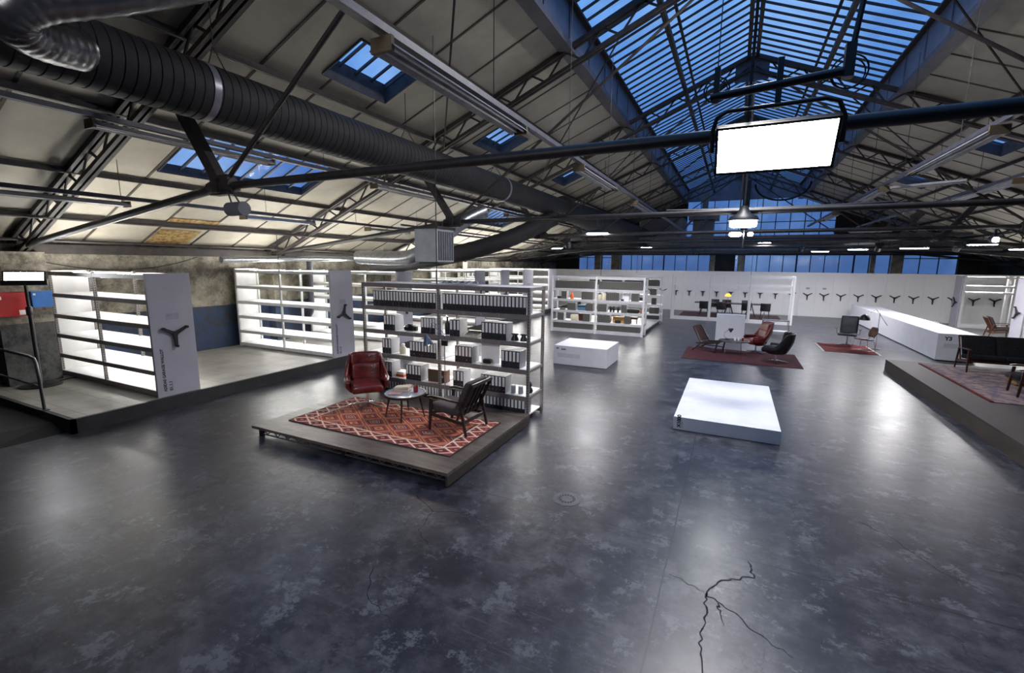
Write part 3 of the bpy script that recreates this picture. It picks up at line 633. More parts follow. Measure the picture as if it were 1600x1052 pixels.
sag((1.1, 22.3, 3.9), (4.6, 22.3, 3.9), .12, .02, 'black cable bundle laid along the fourth truss tie')
sag((-1.4, 10.35, 4.03), (2.4, 10.35, 4.03), .03, .03, 'dark cable bundle on the second truss tie')

for y_, l_ in ((8.7, 'added out-of-view lamp under the ridge above the low plinth'), (10.8, 'added out-of-view lamp under the ridge above the white block')): ridge_fill(y_, l_)
lamp_obj('rear_fill_light', (-2.5, -3.5, 5.2), (math.radians(70), 0, math.radians(15)), 1.6, REAR).data.spread = math.radians(62)  # unseen fill behind the camera, added to brighten stage and shelving fronts
# ------------------------------------------------------------------ LED lights
# large panel, rigged on the nearest truss tie
t = thing('led_panel_light', 'large bright white rectangular film light hanging in a yoke', 'film light', (.185, 4.03, 3.765))
RM = Matrix.Rotation(math.radians(32), 4, 'X')
def tb(mb): mb.M = RM; return mb
# local before tilt: face looks to -Y
tb(MB()).box(-.375, .375, -.002, .0, -.160, .160).build('light_face', LED, t)
tb(MB()).box(-.395, .395, .002, .06, -.180, .180).box(-.395, -.376, -.012, .06, -.180, .180).box(.376, .395, -.012, .06, -.180, .180).box(-.395, .395, -.012, .06, .161, .180).box(-.395, .395, -.012, .06, -.180, -.161).build('housing', BLACK, t)
pth = [(-.42, .03, 0), (-.425, .02, .16), (-.40, 0, .25), (-.33, 0, .29), (.30, 0, .30), (.38, 0, .27), (.425, .02, .17), (.42, .03, 0)]
MB().tube(pth, .016, 10).build('yoke', BLACK, t, smooth=True)
MB().tube([(-.46, .02, .41), (.42, .02, .47)], .031, 12).build('hanging_bar', BLACK, t, smooth=True)
MB().box(-.02, .02, 0, .04, .28, .62).box(-.44, -.40, 0, .04, .36, .62).box(.38, .44, -.02, .06, .42, .64).tube([(.41, .02, .5), (.55, .1, 1.8), (.6, .2, 4.0)], .018, 8).build('clamp', BLACK, t)
MB().tube([(-.42, .02, .6), (-.42, .1, 4.3)], .004, 5).build('wire', STEELDK, t)
for cx_, r_ in ((.42, .11), (-.42, .09)):
    MB().tube([(cx_+r_*math.cos(a/24*2*PI), .05, .47+r_*math.sin(a/24*2*PI)) for a in range(25)], .006, 6).tube([(cx_+r_*.86*math.cos(a/24*2*PI), .06, .46+r_*.86*math.sin(a/24*2*PI)) for a in range(25)], .005, 6).build('coiled_cable', BLACK, t)
MB().tube([(.1+.19*math.cos(a/20*PI), .25, -.22-.13*math.sin(a/20*PI)) for a in range(21)], .008, 6).build('cable_loop', BLACK, t)
# lamp cluster on second truss
t = thing('led_lamp_cluster', 'cluster of bright white lamps on the second roof truss', 'film light', (.07, 10.1, 3.70))
MB().rbox((0, 0, 0), (.24, .10, .075), .06, 4).build('lamp_face', LED, t)
MB().lathe([(.28, .06), (.24, .14), (.12, .2), (.05, .34)], seg=20, sy=.6).build('housing', BLACK, t, smooth=True)
MB().rbox((-.12, 0, -.2), (.11, .05, .04), .03, 4).build('left_lower_lamp', LED, t); MB().rbox((.14, 0, -.2), (.05, .04, .035), .03, 4).build('right_lower_lamp', LED, t)
MB().tube([(.03, 0, -.1), (.03, 0, -.46)], .012, 6).tube([(0, 0, .3), (0, .1, 2.6)], .02, 6).build('stem', CHROME, t)
LEDD = emat('led_ceiling_panel_light_dimmed', (1, .97, 1), DIM)
def ceil_led(x, y, z, sx, sy, label, dz=0, em=None):
    t = thing('ceiling_led_light', label, 'ceiling light', (x, y, z), dz, group='round LED work lights under the roof')
    MB().lathe([(.98, -.012), (1, 0)], seg=20, sx=sx, sy=sy).build('light_face', em or LEDD, t); MB().lathe([(1.02, .001), (1.06, .03), (.8, .10), (.3, .16)], seg=20, sx=sx, sy=sy).build('housing', BLACK, t, smooth=True)
    MB().tube([(0, 0, .14), (0, 0, .5)], .012, 6).build('stem', BLACK, t)
ceil_led(-4.5, 16.2, 3.98, .38, .3, 'bright oval ceiling light above the white boxes, left of centre', em=LEDO)
ceil_led(6.0, 22.3, 3.6, .42, .35, 'brightest oval light in the right-hand roof clutter', em=LEDO)
ceil_led(3.6, 26.5, 3.6, .35, .3, 'faint oval light just left of the brightest right one')
ceil_led(4.6, 24.0, 3.62, .35, .3, 'small oval light, left end of the right-hand row')
ceil_led(7.9, 22.3, 3.72, .40, .3, 'oval light, right of the brightest one in the right row')
ceil_led(8.9, 22.3, 3.55, .28, .2, 'oval light at the far right of the row')
ceil_led(-9.0, 24.0, 3.75, .40, .3, 'oval light over the far left shelving')
ceil_led(1.3, 28.0, 4.1, .30, .2, 'small bright ceiling light before the gable, right of the lamp cluster')
ceil_led(-4.8, 28.0, 3.9, .30, .2, 'small ceiling light before the gable, left of centre')
t = thing('spotlight', 'small bright round spotlight at the right edge of the roof clutter', 'spotlight', (6.0, 16.3, 3.62))
MB().rbox((0, -.05, 0), (.06, .03, .06), .05, 4).build('lamp_face', LED, t); MB().tube([(0, -.04, 0), (0, .16, .03)], .09, 14).box(-.02, .02, 0, .04, .08, .33).build('housing', BLACK, t)
# LED bar on its stand at left
t = thing('led_bar_light', 'bright white LED bar light on a black stand by the left wall', 'floor light', (-13.06, 4.1, .25))
R2 = Matrix.Translation((.05, 0, 2.28)) @ Matrix.Rotation(math.radians(55), 4, 'Z') @ Matrix.Rotation(math.radians(-12), 4, 'X')
mb = MB(); mb.M = R2; mb.box(-.29, .29, -.052, -.05, -.07, .09); mb.build('light_face', LEDB, t)
mb = MB(); mb.M = R2; mb.box(-.32, .32, -.05, .06, -.09, .12).box(-.34, .34, -.07, .0, -.17, -.08); mb.build('housing', BLACK, t)
MB().tube([(0, 0, .02), (0, 0, 1.6)], .035, 12).tube([(0, 0, 1.6), (0, 0, 2.18)], .028, 12).lathe([(.05, 1.5), (.055, 1.52), (.055, 1.66), (.04, 1.68)]).build('pole', BLACK, t, smooth=True)
MB().lathe([(.34, 0), (.34, .02), (.1, .035), (.04, .06)], seg=28).build('base', BLACK, t, smooth=True)
MB().tube([(0, .1, .012), (-.15, .35, .012), (-.20, .6, .012), (-.05, .8, .012)], .01, 6).build('power_cable', BLACK, t)
# red and blue boxes on the pillar
t = thing('red_cabinet', 'red metal cabinet on the left pillar, small white labels at its corners', 'cabinet', (-13.45, 3.72, 1.72))
MB().box(0, .16, 0, .46, 0, .50).build('body', mat('red_enamel', (.45, .012, .015), .4), t, bevel=.01)
MB().box(.16, .164, .30, .42, .03, .13).box(.16, .164, .03, .07, .36, .42).build('sticker', PAPER, t)
t = thing('blue_cabinet', 'small bright blue cabinet beside the red one on the left pillar', 'cabinet', (-13.45, 4.24, 1.88))
MB().box(0, .14, 0, .34, 0, .34).build('body', mat('blue_enamel', (.02, .16, .52), .4), t, bevel=.01); MB().box(.14, .144, .03, .07, .26, .3).build('sticker', PAPER, t)
# handrail
t = thing('handrail', 'grey tubular steel handrail at the edge of the raised floor', 'handrail', (-10.85, 3.40, .25))
MB().tube([(0, 0, 0), (-.02, 0, .55), (-.05, 0, .84), (-.12, 0, .92), (-.3, 0, .945), (-1.6, 0, .96), (-2.9, 0, .97)], .026, 12).build('top_rail', mat('worn_steel_tube', (.16, .155, .155), .3, .8, col2=(.1, .1, .1)), t, smooth=True)
MB().tube([(-.03, 0, .42), (-2.9, 0, .46)], .018, 10).build('lower_rail', MATS['worn_steel_tube'], t, smooth=True)
MB().tube([(-2.05, 0, 0), (-2.05, 0, .96)], .024, 10).build('post', MATS['worn_steel_tube'], t, smooth=True)
MB().box(-.07, .07, -.05, .05, 0, .012).build('foot_plate', MATS['worn_steel_tube'], t)

# ================================================================== SHELVING
def wheel_mesh():
    mb = MB()
    for a in (.32, 2.42, 4.52):   # Y shape: two arms up, one down
        a = {.32: math.radians(30), 2.42: math.radians(150), 4.52: math.radians(270)}[a]
        d = V((math.cos(a), 0, math.sin(a)))
        mb.bar(V((0, -.035, 0)), d*.10+V((0, -.045, 0)), .085, .045, up=(0, 1, 0), w1=.06, h1=.04); mb.bar(d*.09+V((0, -.045, 0)), d*.24+V((0, -.05, 0)), .06, .04, up=(0, 1, 0), w1=.05, h1=.03)
        mb.tube([d*.24+V((0, -.035, 0)), d*.24+V((0, -.10, 0))], .028, 10)
    mb.tube([(0, 0, 0), (0, -.065, 0)], .05, 14); return mb
WH = wheel_mesh().mesh('handwheel', BLACK)
def wheel(parent, M):
    o = bpy.data.objects.new('handwheel', WH); C.objects.link(o); o.parent = parent; o.matrix_local = M; return o
def shelving(name_label, x0, x1, nb, y0, dep, z0, h, levels, post_m, beam_m, board_m, strips=True, end=None, leftend=False, text1=None, rot=0, group=None, topboard=False, boards=True, wheelrot=0, deckz=.13, toptube=False, pw=.05, bh=.085, base=.10):
    t = thing('shelving_unit', name_label, 'shelving', (x0, y0, z0), 0, group)
    W = x1-x0; bw = W/nb
    for i in range(nb+1):
        for j, yy in ((0, 0), (1, dep-pw)):
            mb = MB(); xx = i*bw-pw/2; mb.box(xx, xx+pw, yy, yy+pw, 0, h)
            mb.cur = 1; z = .06
            while z < h-.03:
                if j == 0: mb.quad((xx+.017, -.001, z), (xx+.033, -.001, z), (xx+.033, -.001, z+.022), (xx+.017, -.001, z+.022))
                mb.quad((xx+pw+.001, yy+.015, z), (xx+pw+.001, yy+.032, z), (xx+pw+.001, yy+.032, z+.022), (xx+pw+.001, yy+.015, z+.022)); z += .05
            mb.build('upright', [post_m, HOLE], t)
    for k, z in enumerate(levels):
        for i in range(nb):
            a, b_ = i*bw+pw/2, (i+1)*bw-pw/2; hh = bh if z > .2 else base
            top_ = (k == len(levels)-1) and z > h-.15
            if boards and (not top_ or topboard): MB().box(a, b_, .018, dep-.018, z-.022, z).build('shelf', board_m, t)
            mb = MB(); mb.box(a, b_, 0, .018, z-hh, z).box(a, b_, dep-.018, dep, z-hh, z); mb.cur = 1
            if z > .2:
                for q in (.3, .5, .7):
                    xq = a+(b_-a)*q
                    for zz in (z-.03, z-.055): mb.quad((xq-.004, -.0008, zz), (xq+.004, -.0008, zz), (xq+.004, -.0008, zz+.010), (xq-.004, -.0008, zz+.010))
            mb.build('beam', [beam_m, PAPER], t)
            if strips and z > .3: MB().box(a+.1, b_-.1, dep-.055, dep-.035, z-.045, z-.024).build('led_strip', LEDS, t)
        if z > .2:
            for i in range(nb+1): MB().box(i*bw-pw/2+.008, i*bw+pw/2-.008, pw, dep-pw, z-.06, z-.01).build('side_brace', beam_m, t)
    if toptube:  # tubes added to light the roof, sunk out of sight below the beam tops
        for i in range(nb): MB().box(i*bw+.2, (i+1)*bw-.2, dep*.5-.02, dep*.5+.02, h-.06, h-.035).build('roof_fill_tube', LEDT, t); MB().box(i*bw+.2, (i+1)*bw-.2, dep*.5-.03, dep*.5+.03, h-.09, h-.06).box(i*bw+.3, i*bw+.34, .02, dep-.02, h-.12, h-.09).box((i+1)*bw-.34, (i+1)*bw-.3, .02, dep-.02, h-.12, h-.09).build('tube_holder', SHELF, t)
    if leftend: MB().box(-.045, -.026, 0, dep, 0, h).build('left_side_panel', board_m, t)
    if end:
        xe = W+pw/2; MB().box(xe, xe+.03, -.01, dep+.01, 0, h).build('end_panel', end, t, bevel=.004)
        wheel(t, Matrix.Translation((xe+.03, dep*.5, 1.22)) @ Matrix.Rotation(PI/2, 4, 'Z') @ Matrix.Rotation(wheelrot, 4, 'Y'))
        MB().box(xe+.03, xe+.034, dep*.36, dep*.66, 1.50, 1.62).build('label_holder', mat('clear_holder', (.42, .41, .47), .2), t)
        if text1:
            text(text1[0], .070, frameM((xe+.0305, .15, .10), (0, 0, 1), (0, -1, 0)), BLACK, t, bold=.003)
            text(text1[1], .080, frameM((xe+.0305, .255, .10), (0, 0, 1), (0, -1, 0)), BLACK, t, bold=.003)
    return t
LV = [.13, .50, 1.0, 1.5, 2.0, 2.48]
LVL = [.13, .52, .98, 1.43, 1.90, 2.38]
BM = mat('brown_grey_beam_enamel', (.22, .195, .19), .45, col2=(.18, .16, .155), scale=4)
near = shelving('near grey steel shelving full of dark binders beside the low wooden stage', -7.06, -3.22, 2, 7.33, .72, 0, 2.48, LV, BM, BM, SHELF, topboard=True, deckz=.13)
shelving('white shelving unit nearest the left foreground, lilac grey end panel with black handwheel', -13.8, -9.93, 2, 4.72, .76, .25, 2.40, LVL, BM, BM, SHELF, end=ENDP, leftend=True, toptube=True, text1=('ADIDAS GARAGE WALLOT', '01.1.1'))
shelving('second white shelving unit from the left, handwheel on its end panel, behind the red armchair', -13.85, -9.87, 2, 9.02, .76, .25, 2.42, LVL, SHELF, SHELF, SHELF, end=ENDP, leftend=True, text1=('ADIDAS GARAGE WALLOT', '01.1.2'), toptube=True, wheelrot=math.radians(70))
for i, (y, d_, lb) in enumerate(((11.75, .74, 'third white shelving unit, just above the left end of the near binder shelving'), (16.8, .76, 'fourth white shelving unit, its end panel above the centre of the near shelving'), (19.2, .76, 'fifth white shelving unit in the left row'),
        (21.7, 1.2, 'sixth, wide white shelving unit in the left row'), (25.3, 1.2, 'farthest white shelving unit of the left row, beside the far binder shelving'))):
    shelving(lb, -13.85, -9.87, 2, y, d_, .25, 2.35, LVL[:-1]+[2.33], SHELF, SHELF, SHELF, end=ENDP, leftend=True, toptube=True, wheelrot=math.radians(40*i))
far = shelving('far white shelving full of dark binders behind the small white box', -7.06, -3.18, 2, 18.6, .7, .0, 2.40, [.16, .50, .95, 1.43, 1.88, 2.38], SHELF, mat('pale_grey_beam', (.55, .55, .58), .45), SHELF, topboard=True, pw=.07, bh=.10, base=.15)
farc = shelving('rear white shelving with binders at the back of the far stage', -7.06, -3.2, 2, 23.6, .7, .0, 2.35, [.13, .47, .93, 1.40, 1.85, 2.33], SHELF, SHELF, SHELF, topboard=True)
shelving('empty white three-bay frame in front of the dining table', -2.95, 2.66, 3, 26.1, .7, 0, 2.40, [.12, 1.66, 1.96, 2.38], SHELF, SHELF, SHELF, strips=False, boards=False, pw=.12, bh=.10, base=.12)
shelving('white open shelving at far right with lilac grey end panel', 10.0, 13.6, 2, 29.3, .75, 0, 2.50, [.16, 1.75, 2.05, 2.48], SHELF, SHELF, SHELF, boards=False, pw=.12, base=.15)
shelving('white shelving cut by the right picture edge', 9.95, 13.6, 2, 23.6, .75, 0, 2.50, [.16, 1.75, 2.05, 2.48], SHELF, SHELF, SHELF, boards=False, pw=.12, base=.15)
for (x, y, l_) in ((9.97, 29.3, 'end panel with handwheel at far right, next to the long white box'), (9.92, 23.6, 'end panel with handwheel at the right picture edge')):
    t = thing('end_panel', 'lilac grey '+l_, 'panel', (x, y, 0)); MB().box(-.09, -.055, -.01, .76, 0, 2.5).build('panel', ENDP, t, bevel=.004)
    wheel(t, Matrix.Translation((-.09, .375, 1.22)) @ Matrix.Rotation(-PI/2, 4, 'Z') @ Matrix.Rotation(.5, 4, 'Y'))
# far stage between the two far shelving units
t = thing('far_stage', 'low pale stage with black edge between the two far binder shelvings', 'stage', (-7.1, 19.35, 0))
MB().box(0, 3.9, 0, 4.2, .14, .20).build('deck', mat('pale_stage_boards', (.55, .54, .50), .5), t); MB().box(.02, 3.88, .02, 4.18, 0, .14).build('base', BLACK, t)

# white mobile shelving fronts making the far wall
WB = mat('white_satin_panel', (.78, .78, .78), .4, col2=(.74, .74, .745), scale=1.5)
pan0 = None; pm = MB().box(-.401, .401, 0, .05, 0, 2.54).mesh('front', WB)
for k in range(-13, 14+9):
    x = -3.35+.806*k
    if x < -13.9 or x > 13.9: continue
    t = thing('mobile_shelving_front', 'white full-height panel with a black three-arm handwheel in the far white wall', 'panel', (x, 31.5, 0), group='white panels of the far wall')
    if k >= -2: t['label'] = 'white panel with black handwheel, %s from left in the far wall' % ORD[k+2]
    o = bpy.data.objects.new('panel', pm); C.objects.link(o); o.parent = t
    if k >= -2: wheel(t, Matrix.Translation((0, 0, 1.22)))
    else: t['label'] = 'plain white panel, %s from left in the far wall, behind shelving' % ORD[k+13]; t['group'] = 'plain white panels of the far wall'
    if k in (9, 10): MB().box(-.09, .09, -.003, 0, 1.58, 1.68).build('label_holder', MATS['clear_holder'], t)

# ------------------------------------------------------------------ binders
def binder_proto():
    t = thing('ring_binder', 'x', 'binder', (0, 0, 0))
    MB().box(-.034, .034, .003, .285, 0, .318).build('cover', BINDER, t)
    MB().box(-.035, .035, 0, .004, 0, .32).build('spine', SPINE, t)
    MB().box(-.0235, .0235, -.0015, .0, .125, .305).build('spine_label', PAPER, t)
    MB().tube([(0, -.001, .055), (0, .001, .055)], .012, 10).build('finger_hole', CHROME, t)
    return t
bp0 = binder_proto(); first = [True]
def binders(x0, x1, y, z, label, group, proto, n=None, pitch=.0745):
    n_ = n or max(1, round((x1-x0)/pitch)); p = (x1-x0)/n_; g = []
    for k in range(n_):
        loc = (x0+p*(k+.5), y+random.uniform(-.003, .003), z)
        if first[0] and proto is bp0: o = proto; o.location = loc; o['label'] = label % ORD[k]; o['group'] = group; first[0] = False
        else: o = dup(proto, loc, label=label % ORD[k], group=group)
        g.append(o)
    return g
ny = 7.355
rows = [(2.0, [(-6.80, -5.21, 'in top row, left bay, near shelving'), (-5.05, -3.27, 'in top row, right bay, near shelving')]),
        (1.5, [(-6.54, -6.24, 'in second row near the left post'), (-5.58, -5.24, 'in second row beside the middle post'), (-4.90, -4.66, 'in group left of the typewriter'), (-4.19, -3.67, 'in group right of the typewriter')]),
        (1.0, [(-6.60, -6.36, 'in group left of the white jar'), (-5.88, -5.22, 'in group behind the reading lamp'), (-4.78, -4.40, 'in group left of the white card'), (-3.77, -3.39, 'in group right of the white card')]),
        (.5, [(-6.60, -6.36, 'in group left of the orange books'), (-5.99, -5.61, 'in group right of the orange books'), (-4.83, -4.59, 'in group right of the wooden radio'), (-4.20, -3.68, 'in group left of the white tins')]),
        (.13, [(-6.75, -5.21, 'in bottom row, left bay, near shelving'), (-5.05, -3.27, 'in bottom row, right bay, near shelving')])]
nb_ = 0
for z, gs in rows:
    for a, b_, l_ in gs:
        nb_ += len(binders(a, b_, ny, z+.001, 'white-labelled dark ring binder, %s from left '+l_, 'ring binders '+l_, bp0))
# far binders (too small to show their parts)
fb = MB(); fb.box(-.034, .034, .003, .285, 0, .318); fb.cur = 1; fb.box(-.035, .035, 0, .004, 0, .32); fb.cur = 2; fb.box(-.01, .01, -.002, 0, .05, .07)
FBM = mat('far_binder_cloud_board', (.20, .20, .20), .7, col2=(.28, .28, .28), scale=50)
fbo = tag(fb.build('ring_binder', [FBM, mat('grey_binder_spine', (.085, .08, .075), .6), CHROME]), 'x', 'binder'); ff = [True]
def fbind(x0, x1, y, z, label, group, pitch=.0745):
    n_ = max(1, round((x1-x0)/pitch)); p = (x1-x0)/n_
    for k in range(n_):
        if ff[0]: o = fbo; ff[0] = False
        else: o = fbo.copy(); C.objects.link(o)
        o.location = (x0+p*(k+.5), y, z); o['label'] = label % ORD[k]; o['group'] = group
    return n_
for z, gs in ((1.88, [(-6.93, -5.22, 'top row, left bay'), (-5.03, -3.27, 'top row, right bay')]), (1.43, [(-6.64, -6.41, 'second row, left of the orange bottle'), (-5.75, -5.25, 'second row, right of the orange bottle'), (-4.70, -4.17, 'second row, right of the cream jugs'), (-3.67, -3.40, 'second row, by the right post')]),
              (.95, [(-6.36, -6.0, 'third row, left of the blue box'), (-5.54, -5.24, 'third row, right of the blue box'), (-5.05, -4.66, 'third row, left of the black figures'), (-4.06, -3.84, 'third row, right of the black figures')]),
              (.50, [(-6.80, -6.51, 'fourth row, far left'), (-5.66, -5.36, 'fourth row, left bay, right side'), (-5.05, -4.50, 'fourth row, left of the ochre box'), (-3.92, -3.69, 'fourth row, right of the ochre box')]), (.16, [(-6.98, -5.22, 'bottom row, left bay'), (-5.05, -3.27, 'bottom row, right bay')])):
    for a, b_, l_ in gs: nb_ += fbind(a, b_, 18.62, z+.001, 'small grey binder, %s from left, far shelving, '+l_, 'far shelving binders, '+l_)
rest = MB()
for z, a, b_ in ((1.85, -6.9, -3.3), (1.40, -3.75, -3.42), (.93, -3.66, -3.40), (.47, -3.74, -3.28), (.13, -3.86, -3.28), (1.40, -6.0, -5.5), (.93, -4.6, -4.1)):
    n_ = round((b_-a)/.0745)
    for k in range(n_):
        if abs(a+(k+.5)*.0745+5.13) < .09: continue
        xx = a+k*.0745; rest.box(xx, xx+.07, 23.64, 23.92, z, z+.32)
tag(rest.build('ring_binders', MATS['grey_binder_spine']), 'rows of grey ring binders on the rear far shelving behind the far stage', 'binders', kind='stuff')

# ------------------------------------------------------------------ objects on the near shelving
SY = 7.5
t = thing('black_camera', 'old black camera with bellows on the second shelf, left bay', 'camera', (-5.99, SY, 1.5))
MB().box(-.10, .10, 0, .10, 0, .11).box(-.05, .05, .0, .07, .11, .14).build('body', BLACK, t, bevel=.008); MB().tube([(-.03, 0, .055), (-.03, -.08, .055)], .042, 16).build('lens', BLACK, t, smooth=True); MB().rbox((.12, .05, .05), (.05, .04, .05), .02, 3).build('winding_grip', BLACK, t)
t = thing('dark_bottle', 'tall dark bottle just right of the middle post, second shelf', 'bottle', (-5.04, SY, 1.5)); MB().lathe([(.045, 0), (.05, .02), (.05, .20), (.02, .27), (.018, .34)], seg=16).build('bottle_body', BLACK, t, smooth=True); MB().lathe([(.021, .34), (.021, .36)], seg=12).build('cap', CHROME, t)
t = thing('typewriter', 'pale typewriter with dark keys on the second shelf, right bay', 'typewriter', (-4.45, SY-.02, 1.5))
mb = MB()
for p in ((-.18, -.12, 0), (.18, -.12, 0), (.18, .16, 0), (-.18, .16, 0), (-.18, -.12, .03), (.18, -.12, .03), (.18, .16, .11), (-.18, .16, .11)): mb.pt(p)
for q in ((3, 2, 1, 0), (4, 5, 6, 7), (0, 1, 5, 4), (1, 2, 6, 5), (2, 3, 7, 6), (3, 0, 4, 7)): mb.face(q)
mb.build('case', CREAM, t, bevel=.012)
mb = MB()
for r_ in range(4):
    for c_ in range(10): x = -.135+.029*c_+.007*r_; y = -.09+.035*r_; z = .035+.0095*r_+.012*0; mb.box(x, x+.022, y, y+.024, z, z+.012+.002*r_)
mb.box(-.14, .155, .055, .10, .075, .105); mb.build('keys', BLACK, t)
for i, (x, z, l_, r_) in enumerate(((-3.56, 1.5, 'dark telephone-like lump on the second shelf near the right post', .06), (-3.38, 1.5, 'black gadget at the right end of the second shelf', .055))):
    t = thing('black_telephone', l_, 'telephone', (x, SY, z)); MB().lathe([(r_*1.25, 0), (r_*1.2, .03), (r_*.75, .085), (r_*.7, .10)], seg=18).build('base', BLACK, t, smooth=True); MB().rbox((0, 0, .115), (r_*1.15, .022, .016), .015, 4).build('handset', BLACK, t)
t = thing('white_jar', 'white lidded jar glowing in the light on the third shelf, left bay', 'jar', (-6.17, SY, 1.0)); MB().lathe([(.065, 0), (.07, .03), (.07, .13), (.045, .16)], seg=20).build('jar_body', CREAM, t, smooth=True); MB().lathe([(.04, .16), (.045, .17), (.045, .21), (.02, .22)], seg=18).build('lid', WHITE, t, smooth=True)
t = thing('white_screen', 'bright white upright card behind a small black box, third shelf', 'card', (-4.13, SY+.1, 1.0)); MB().box(-.20, .20, 0, .012, 0, .36).build('card', WHITE, t); 
t = thing('slide_viewer', 'small black viewer on a pale tray before the white card', 'viewer', (-4.12, SY-.03, 1.0)); MB().box(-.13, .13, -.06, .06, 0, .01).build('tray', CREAM, t); MB().rbox((0, 0, .055), (.085, .045, .045), .02, 4).build('viewer_body', BLACK, t, smooth=True)
t = thing('black_bottle', 'short black bottle at the left end of the fourth shelf', 'bottle', (-6.82, SY, .5)); MB().lathe([(.035, 0), (.04, .02), (.04, .13), (.015, .17), (.015, .21)], seg=14).build('bottle_body', BLACK, t, smooth=True)
t = thing('orange_book', 'orange and white books lying flat on the fourth shelf', 'book', (-6.23, SY-.05, .5)); MB().box(-.1, .1, 0, .2, 0, .05).build('cover', ORANGE, t); MB().box(-.09, .09, .01, .19, .05, .10).build('pages', PAPER, t)
t = thing('wooden_radio', 'brown wooden radio on the fourth shelf behind the middle post', 'radio', (-5.28, SY-.06, .5)); MB().box(-.22, .22, 0, .16, 0, .26).build('case', WOODM, t, bevel=.015); MB().box(-.19, .06, -.004, 0, .05, .23).build('speaker_cloth', mat('radio_cloth', (.05, .045, .03), .9, col2=(.09, .08, .05), scale=40), t); MB().tube([(.13, 0, .13), (.13, -.02, .13)], .03, 14).build('knob', CREAM, t)
for x, l_ in ((-3.58, 'left of the two white cylindrical tins on the fourth shelf'), (-3.43, 'right of the two white cylindrical tins on the fourth shelf')):
    t = thing('white_tin', l_, 'tin', (x, SY, .5)); MB().lathe([(.045, 0), (.045, .13)], seg=18).build('tin_body', mat('frosted_grey_tin', (.35, .36, .36), .5), t, smooth=True); MB().lathe([(.047, .13), (.047, .15), (.02, .155)], seg=18).build('lid', WHITE, t, smooth=True)
t = thing('dark_vase', 'dark double-bulb bottle beside the right post, fourth shelf', 'bottle', (-3.30, SY+.12, .5)); MB().lathe([(.05, 0), (.065, .04), (.05, .09), (.03, .11), (.045, .15), (.03, .19), (.015, .22)], seg=18).build('vase_body', BLACK, t, smooth=True)
t = thing('crumpled_sheet', 'crumpled grey plastic sheet lying on top of the near shelving', 'sheet', (-4.75, 7.62, 2.49))
mb = MB(); mb.grid(lambda u, v: ((u-.5)*.75, (v-.5)*.4, .015+.06*abs(math.sin(u*17+v*5)*math.sin(v*13-u*7))), 22, 14); mb.build('sheet', mat('grey_plastic_sheet', (.20, .21, .24), .35), t)
# ------------------------------------------------------------------ objects on the far shelving
FY = 18.7
def simple(name, label, cat, loc, parts):
    t = thing(name, label, cat, loc)
    for pn, mb, m_ in parts: mb.build(pn, m_, t, smooth=True)
simple('orange_bottle', 'bright orange bottle on the far shelving', 'bottle', (-6.19, FY, 1.43), [('bottle_body', MB().lathe([(.07, 0), (.07, .12), (.03, .24), (.02, .34)], seg=14), ORANGE)])
simple('black_gadget', 'small black gadget at the left end of the second far shelf', 'gadget', (-6.76, FY, 1.43), [('gadget_body', MB().rbox((0, 0, .05), (.09, .05, .05), .02, 3), BLACK)])
simple('cream_jug', 'left cream jug group with dark lid on the far shelving', 'jug', (-4.98, FY, 1.43), [('jug_body', MB().lathe([(.10, 0), (.12, .1), (.10, .24)], seg=14), CREAM), ('lid', MB().lathe([(.06, .24), (.06, .28)], seg=12), BLACK)])
simple('cream_jug', 'right cream jug beside the binders on the far shelving', 'jug', (-4.79, FY, 1.43), [('jug_body', MB().lathe([(.08, 0), (.10, .1), (.07, .26)], seg=14), CREAM)])
simple('grey_projector', 'grey projector with white front on the second far shelf, right bay', 'projector', (-3.9, FY, 1.43), [('projector_body', MB().box(-.14, .12, 0, .2, 0, .2), WHITE), ('lens', MB().box(-.2, -.08, -.03, 0, .0, .07), BLACK), ('top', MB().box(-.1, .12, 0, .2, .2, .32), GREYST)])
simple('blue_box', 'blue and black packaging box on the third far shelf', 'box', (-5.76, FY, .95), [('box_body', MB().box(-.17, .17, 0, .2, 0, .24), mat('blue_card', (.08, .17, .26), .6)), ('dark_band', MB().box(-.17, .17, -.003, 0, .15, .2), BLACK)])
simple('black_shoe', 'flat black object on the third far shelf, left end', 'shoe', (-6.6, FY, .95), [('shoe_body', MB().rbox((0, 0, .03), (.13, .05, .03), .025, 4), BLACK)])
for i, x in enumerate((-4.5, -4.38, -4.2)):
    simple('black_figurine', '%s dark figurine on the third far shelf' % ('left', 'middle', 'right')[i], 'figurine', (x, FY, .95), [('figurine_body', MB().lathe([(.05, 0), (.035, .05), (.055, .12), (.05, .2), (.02, .26)], seg=12), BLACK)])
simple('black_tape_player', 'long black portable stereo on the third far shelf at right', 'stereo', (-3.58, FY, .95), [('stereo_body', MB().rbox((0, 0, .09), (.24, .07, .09), .03, 4), BLACK)])
simple('cream_radio', 'cream rounded radio on the fourth far shelf', 'radio', (-6.05, FY, .5), [('radio_body', MB().rbox((0, .05, .14), (.18, .1, .13), .04, 4), CREAM)])
simple('brown_case', 'brown leather case on the fourth far shelf', 'case', (-5.78, FY+.1, .5), [('case_body', MB().rbox((0, 0, .16), (.1, .08, .16), .02, 4), BROWNP)])
simple('ochre_box', 'ochre yellow box on the fourth far shelf, right bay', 'box', (-4.18, FY+.08, .5), [('box_body', MB().box(-.24, .24, 0, .2, 0, .26), mat('ochre_card', (.42, .24, .06), .6))])
simple('grey_camera', 'dark camera in front of the ochre box', 'camera', (-4.18, FY-.02, .5), [('camera_body', MB().rbox((0, 0, .07), (.13, .04, .07), .03, 4), BLACK)])
